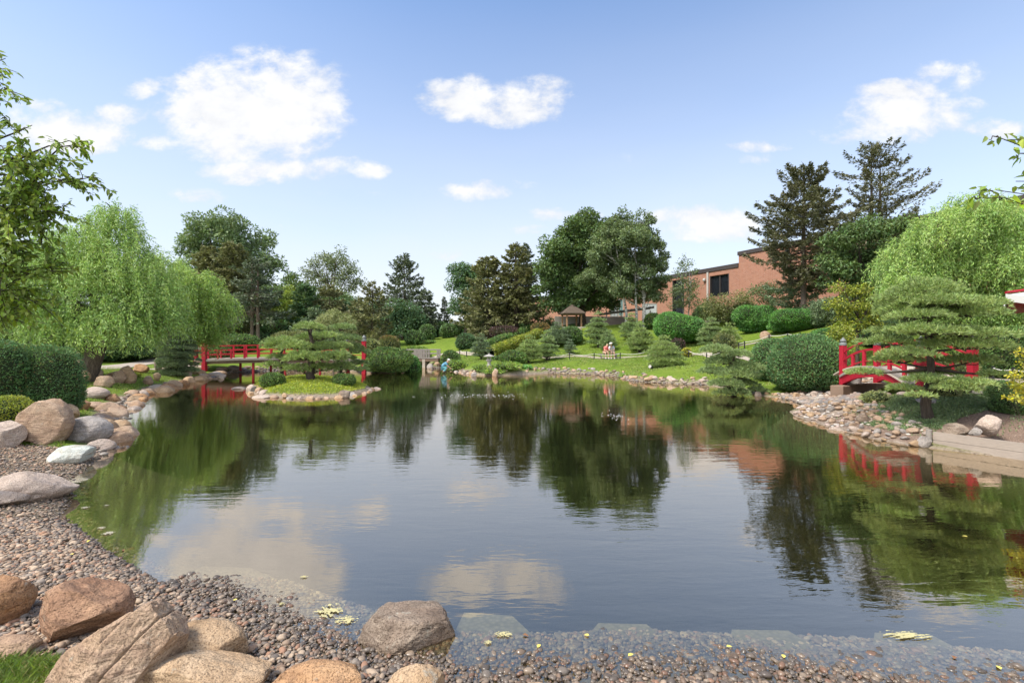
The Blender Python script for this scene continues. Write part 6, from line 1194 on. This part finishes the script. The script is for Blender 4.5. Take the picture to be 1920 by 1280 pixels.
q = px2w(1178,590,58); root = tag(empty('pergola', (q[0], q[1], 5.0)), 'weathered pergola of slanting beams at the terrace, right of the gazebo', 'pergola')
for k in range(4): b = MB(); box(b, (-2.6+k*1.75,0,.35), (.12,.12,1.7), 0, 0, .01); b.build('post', CONC, root)
b = MB(); beam(b, [-3.2,0,.75], [3.1,0,1.55], .12, .16); beam(b, [-3.2,1.6,.75], [3.1,1.6,1.55], .12, .16); b.build('beam', WOODG, root)
b = MB()
for k in range(15): t = k/14; x = -3.1+6.1*t; box(b, (x,.8,.88+.8*t), (.07,2.3,.12))
b.build('rafter', WOODG, root)
for px0, px1, Y, z0, z1, mt, lab in ((1205,1231,63,5.6,7.4,DOORM,'pale door panels beside the brick wall'),(1160,1168,66,6.0,8.2,TEAL,'narrow teal glazed panel under the birch'),(1145,1158,64,5.8,7.2,DOORM,'pale glazed panel behind the pergola, left')):
    x0, x1 = (px0-960)/FP*Y, (px1-960)/FP*Y; rt = tag(empty('glazed_panel', ((x0+x1)/2, Y, 0)), lab, 'glazed panel'); b = MB(); box(b, (0,0,(z0+z1)/2), (x1-x0-.1,.06,z1-z0-.1)); b.build('pane', mt, rt); b = MB(); w_ = (x1-x0)/2
    box(b, (-w_,0,(z0+z1)/2-.5), (.12,.12,z1-z0+1.0)); box(b, (w_,0,(z0+z1)/2-.5), (.12,.12,z1-z0+1.0)); box(b, (0,0,z1), (2*w_-.13,.12,.12)); box(b, (0,0,z0), (2*w_-.13,.12,.12)); box(b, (0,0,(z0+z1)/2), (.05,.10,z1-z0-.13)); b.build('frame', CONC, rt)

# ---------------------------------------------------------------- pavilion eave entering at the right edge
cx, cy = 15.65, 12.25; zE = CAMH+(640-553)/FP*12.3; root = tag(empty('pavilion', (cx, cy, hgt(cx, cy))), 'upturned white and red eave of a pavilion roof cut by the right edge', 'pavilion'); gz0 = hgt(cx, cy); root.rotation_euler[2] = -pi/4
ROOFW = flat('grey_white_roof', (.50,.49,.47), .6, .3, .12, 5); n = 12; Hx = Hy = 2.22; V = []; F = []
K = 16
def roofpt(a, t): # a around the square, t up the slope
    s = [(-1,-1),(1,-1),(1,1),(-1,1)]; i = int(a) % 4; f = a-int(a); p = np.array(s[i])*(1-f)+np.array(s[(i+1) % 4])*f; up = .38*(abs(2*f-1)**3)*(1-t)**2; return [p[0]*Hx*(1-t)+0, p[1]*Hy*(1-t), zE-gz0-.22+up*.6+1.5*t**1.3]
A_ = np.linspace(0,4,4*K,endpoint=False); T_ = np.linspace(0,.97,8); V = np.array([roofpt(a, t) for t in T_ for a in A_]); m_ = len(A_); i = np.arange(7)[:,None]*m_; j = np.arange(m_); k = (j+1) % m_
b = MB(); b.add(V, np.stack([i+j,i+k,i+m_+k,i+m_+j], -1).reshape(-1,4), 0, False); b.add(V-[0,0,.07], np.stack([i+j,i+m_+j,i+m_+k,i+k], -1).reshape(-1,4), 0, False); E0 = np.array([roofpt(a, 0) for a in A_]); b.add(np.r_[E0*[1.002,1.002,1]-[0,0,.16], E0*[1.002,1.002,1]+[0,0,.02]], np.stack([j,k,m_+k,m_+j], -1), 0); b.add(np.r_[E0*[.985,.985,1]-[0,0,.16], E0*[.5,.5,1]-[0,0,.10]], np.stack([j,m_+j,m_+k,k], -1), 1); b.build('roof', [ROOFW, REDD], root)
b = MB()
for c4 in range(4): q_ = np.array([roofpt(c4, t) for t in T_])+[0,0,.05]; tube(b, q_, .035, 6)
b.build('ridge_trim', RED, root)
for sx in (-1,1):
    for sy in (-1,1): b = MB(); box(b, (sx*Hx*.62, sy*Hy*.55, (zE-gz0)/2), (.2,.2,zE-gz0), 0, 0, .015); b.build('post', RED, root)

# ---------------------------------------------------------------- bench, rope fences, spotlight
qb = px2w(1141,677,43.2); bz = hgt(qb[0], qb[1]); root = tag(empty('park_bench', (qb[0], qb[1], bz+.03)), 'plain grey plank bench under the two seated people', 'bench')
b = MB(); box(b, (0,0,.43), (1.75,.42,.06), 0, 0, .01); b.build('seat', WOODG, root)
for sx in (-.66,.66): b = MB(); box(b, (sx,0,.20), (.08,.36,.40), 0, 0, .01); b.build('leg', WOODG, root)
def rope_fence(pts, label, hp=.55):
    x0, y0 = pts[0]; z0 = hgt(x0, y0); root = tag(empty('rope_fence', (x0, y0, z0)), label, 'rope fence', 'low rope fences along the paths'); tops = []
    for x, y in pts: z = hgt(x, y); b = MB(); tube(b, [[x-x0,y-y0,z-z0-.1],[x-x0,y-y0,z-z0+hp]], .045, 8); tube(b, [[x-x0,y-y0,z-z0+hp],[x-x0,y-y0,z-z0+hp+.03]], .055, 8); b.build('post', BLACK, root); tops.append(np.array([x-x0,y-y0,z-z0+hp-.05]))
    for a, c in zip(tops, tops[1:]): t = np.linspace(0,1,9)[:,None]; L = np.linalg.norm(c-a); q = a*(1-t)+c*t; q[:,2] -= .07*L*(4*t*(1-t))[:,0]*.9; b = MB(); tube(b, q, .020, 5); b.build('rope', ROPE, root)
rope_fence([pw(1000,44),pw(1030,43.5),pw(1068,43),pw(1114,42.5),pw(1163,42),pw(1215,41.2),pw(1262,40.2),pw(1291,39)], 'low rope fence on black stakes along the bench path')
rope_fence([pw(1291,38.6),pw(1325,36.6),pw(1352,34.6)], 'short rope fence between the shore pine and the dark windswept pine')
rope_fence([pw(1385,36.8),pw(1396,36.5),pw(1442,35.5),pw(1477,34.5),pw(1500,33.5)], 'low rope fence below the two dome shaped shrubs')
rope_fence([pw(862,48),pw(875,47),pw(892,46.5)], 'short rope fence at the path behind the stone lantern')
rope_fence([pw(1862,19),pw(1900,18),pw(1960,17)], 'low rope fence on the right lawn beyond the arched bridge')
q = px2w(1221,699,34.6); gz0 = max(hgt(q[0], q[1]), .05); root = tag(empty('spotlight', (q[0], q[1], gz0)), 'small black garden spotlight by the foot of the wide pruned pine', 'spotlight')
b = MB(); tube(b, [[0,0,-.05],[0,0,.18]], .03, 8); b.build('stake', BLACK, root); b = MB(); tube(b, [[-.10,-.08,.30],[.12,.10,.22]], [.13,.10], 12); b.build('housing', BLACK, root); b = MB(); tube(b, [[-.105,-.085,.302],[-.125,-.10,.31]], [.12,.12], 12); b.build('lens', CONC, root)

# ---------------------------------------------------------------- fountain jets: small clouds of drops
DROP = flat('water_drops', (.85,.88,.90), .1, .6); r = rng_(61)
for px, py, w, n, lab in ((905,742,2.6,120,'bubbling aerator spray on the open water, left one'),(1150,781,.5,30,'small bubbling spray right of the larger one')):
    x, y = wl(px, py); P = np.c_[r.normal(0, w*.45, n), r.normal(0, .5, n), np.abs(r.normal(0,.025,n))+.004]; V, F = ico(0); s = r.uniform(.005,.013,n); b = MB(); b.add((V[None]*s[:,None,None]*[1.6,1,.7]+P[:,None]).reshape(-1,3), (F[None]+np.arange(n)[:,None,None]*12).reshape(-1,3), 0, True); tag(b.build('fountain_spray', DROP, None, (x, y, 0)), lab, 'spray', kind='stuff')

# ---------------------------------------------------------------- people
SKIN = flat('skin', (.52,.30,.22), .55, .3); 
def skinned(name, pts, edges, rad, mat, parent, sub=2):
    me = bpy.data.meshes.new(name); me.from_pydata([tuple(map(float, p)) for p in pts], edges, []); me.materials.append(mat); o = bpy.data.objects.new(name, me); COL.objects.link(o); o.parent = parent
    mo = o.modifiers.new('skin', 'SKIN'); mo.use_smooth_shade = True
    for i, rr in enumerate(rad): me.skin_vertices[0].data[i].radius = (rr, rr) if np.isscalar(rr) else rr
    me.skin_vertices[0].data[0].use_root = True
    s = o.modifiers.new('smooth', 'SUBSURF'); s.levels = sub; s.render_levels = sub; return o
def person(loc, rz, label, J, top, bottom, hair, shoes, hairlong=False, hat=None, sc=1.0, group=None):
    """J: joint positions; the body is one skinned surface, clothes and hair are its children"""
    root = tag(empty('person', loc, rz), label, 'person', group); root.scale = (sc,)*3
    names = ['pelvis','waist','chest','neck','headb','headt','shL','elL','wrL','haL','shR','elR','wrR','haR','hipL','knL','anL','toL','hipR','knR','anR','toR','nose']
    P = [np.array(J[n], float) for n in names]; ix = {n: i for i, n in enumerate(names)}
    E = [('pelvis','waist'),('waist','chest'),('chest','neck'),('neck','headb'),('headb','headt'),('chest','shL'),('shL','elL'),('elL','wrL'),('wrL','haL'),('chest','shR'),('shR','elR'),('elR','wrR'),('wrR','haR'),('pelvis','hipL'),('hipL','knL'),('knL','anL'),('anL','toL'),('pelvis','hipR'),('hipR','knR'),('knR','anR'),('anR','toR'),('headb','nose')]
    R = dict(pelvis=.13,waist=.12,chest=.14,neck=.055,headb=.088,headt=.075,shL=.065,elL=.045,wrL=.03,haL=.035,shR=.065,elR=.045,wrR=.03,haR=.035,hipL=.095,knL=.06,anL=.042,toL=.038,hipR=.095,knR=.06,anR=.042,toR=.038,nose=.022)
    body = skinned('body', P, [(ix[a], ix[b]) for a, b in E], [R[n] for n in names], SKIN, root); g = lambda a, b, t: np.array(J[a])*(1-t)+np.array(J[b])*t
    for s in 'LR':      # five short fingers on each hand
        h = np.array(J['ha'+s]); d = unit(h-np.array(J['wr'+s])); sd = unit(np.cross(d, [0,0,1.])+[1e-3,0,0])
        pts=[h]; ed=[]
        for f in range(4): b0 = h+sd*(f-1.5)*.018; e1 = b0+d*.045; e2 = e1+d*(.022+.006*(f in (1,2)))-np.array([0,0,.02]); n0 = len(pts); pts += [b0,e1,e2]; ed += [(0,n0),(n0,n0+1),(n0+1,n0+2)]
        t0 = h-sd*.035; n0 = len(pts); pts += [t0,t0+d*.03-sd*.01]; ed += [(0,n0),(n0,n0+1)]; skinned('hand', pts, ed, [.03]+[.009]*(len(pts)-1), SKIN, root, 1)
    skinned('shirt', [J['pelvis'],J['waist'],J['chest'],g('chest','neck',.7),J['shL'],g('shL','elL',.75),J['shR'],g('shR','elR',.75)], [(0,1),(1,2),(2,3),(2,4),(4,5),(2,6),(6,7)], [.175,.172,.192,.082,.105,.075,.105,.075], top, root)
    skinned('trousers', [g('pelvis','waist',.2),J['hipL'],g('hipL','knL',.9),J['hipR'],g('hipR','knR',.9)]+([g('knL','anL',.9), g('knR','anR',.9)] if bottom[1] else []), [(0,1),(1,2),(0,3),(3,4)]+([(2,5),(4,6)] if bottom[1] else []), [.17,.135,.10,.135,.10]+([.06,.06] if bottom[1] else []), bottom[0], root)
    hb, ht = np.array(J['headb']), np.array(J['headt']); bk = unit(hb-np.array(J['nose'])); up = unit(ht-hb)
    hp = [ht+up*.012+bk*.03, (ht+hb)/2+bk*.055, hb+bk*.06]+([hb+bk*.06-up*.12] if hairlong else []); skinned('hair', hp, [(i, i+1) for i in range(len(hp)-1)], [.085,.085,.06]+([.05] if hairlong else []), hair, root)
    if hat is not None: b = MB(); lathe(b, [(.16,0),(.165,.012),(.10,.02),(.095,.07),(.06,.10),(.01,.105)], (0,0,0), 18); o = b.build('hat', hat, root, tuple(ht+up*.035-up*.02)); o.rotation_euler = Vector(up).to_track_quat('Z','Y').to_euler()
    for s in 'LR': a, t = np.array(J['an'+s]), np.array(J['to'+s]); skinned('shoe', [a+[0,0,-.03], t, t+(t-a)*[.25,.25,0]], [(0,1),(1,2)], [.055,.05,.042], shoes, root, 1)
    nz = np.array(J['nose']); sd = unit(np.cross(up, nz-hb)); f = unit(nz-hb)
    for e in (-1,1): b = MB(); V, F = ico(2); b.add(V*.011+(hb+ht)/2*1.0+up*.0+f*.076+sd*e*.030, F, 0, True); b.build('eye', BLACK, root)
    b = MB(); V, F = ico(2); b.add(V*[.022,.010,.007]+hb+f*.080-up*.030, F, 0, True); b.build('mouth', flat('lips', (.35,.12,.10), .5), root); return root
# the pair faces the pond (towards -Y), sitting; the bench top is .46 above the path
def sit(lean, dx=0, hx=0, hy=0):
    z = .56; J = dict(pelvis=(0,0,z),waist=(dx*.3,-.03-lean*.25,z+.20),chest=(dx*.7,-.06-lean*.7,z+.40)); c = np.array(J['chest']); J['neck'] = c+[dx*.2,-.03-lean*.25,.15]; n = J['neck']; J['headb'] = n+np.array([hx*.5,-.05+hy*.5,.10]); J['headt'] = n+np.array([hx,-.05+hy,.20]); J['nose'] = J['headb']+np.array([hx*.3,-.10,.015])
    J.update(shL=c+[.17,0,.06],elL=c+[.22,-.14,-.20],wrL=c+[.10,-.34,-.24],haL=c+[.05,-.40,-.24],shR=c+[-.17,0,.06],elR=c+[-.22,-.14,-.20],wrR=c+[-.10,-.34,-.24],haR=c+[-.05,-.40,-.24])
    J.update(hipL=(.10,-.06,z-.01),knL=(.13,-.46,z-.02),anL=(.13,-.44,.08),toL=(.15,-.58,.04),hipR=(-.10,-.06,z-.01),knR=(-.13,-.46,z-.02),anR=(-.12,-.42,.08),toR=(-.14,-.56,.04)); return J
PINKT = flat('salmon_top', (.60,.16,.14), .8, .1); TANS = flat('tan_shorts', (.42,.30,.20), .8, .1); GREYT = flat('pale_grey_shirt', (.48,.50,.53), .8, .1); WHITE = flat('white_trainers', (.75,.75,.73), .6, .2); BLOND = flat('blond_hair', (.48,.36,.22), .7, .2); GREYH = flat('grey_hair', (.45,.40,.34), .7, .2)
CAPT = flat('light_cap', (.62,.60,.55), .7, .2)
PG = 'pair seated on the bench'
person((qb[0]-.30, qb[1]+.0, bz+.03), 0.15, 'person in salmon top and shorts sitting at the left of the bench', sit(.12,.10,.03), PINKT, (TANS, False), BLOND, WHITE, True, None, 1.0, PG)
person((qb[0]+.34, qb[1]+.0, bz+.03), -.12, 'person in pale grey shirt and light cap bent forward, right of the bench', sit(.42,-.14,-.05,-.04), GREYT, (flat('beige_shorts', (.50,.40,.32), .8, .1), False), GREYH, WHITE, False, CAPT, 1.02, PG)
# gardener crouching over the bank, facing right
BLUE = flat('blue_jacket', (.13,.30,.42), .8, .1); TEALP = flat('teal_trousers', (.12,.33,.36), .8, .1)
J = dict(pelvis=(0,0,.42),waist=(.06,0,.58),chest=(.22,0,.74),neck=(.34,0,.82),headb=(.42,0,.86),headt=(.47,0,.98),nose=(.53,0,.84),shL=(.24,.17,.76),elL=(.40,.19,.50),wrL=(.58,.12,.34),haL=(.64,.10,.30),shR=(.24,-.17,.76),elR=(.42,-.19,.52),wrR=(.62,-.10,.36),haR=(.68,-.08,.32),hipL=(.03,.10,.40),knL=(.36,.15,.42),anL=(.10,.14,.08),toL=(.24,.15,.04),hipR=(.03,-.10,.40),knR=(.38,-.15,.36),anR=(.02,-.14,.08),toR=(.16,-.15,.04))
q = px2w(835,688,38.0); gz0 = max(hgt(q[0], q[1]), .05); person((q[0]-.2, q[1], gz0), 0, 'gardener in blue clothes and pale sun hat crouching at the water edge', J, BLUE, (TEALP, True), GREYH, BLACK, False, CAPT, 1.0)
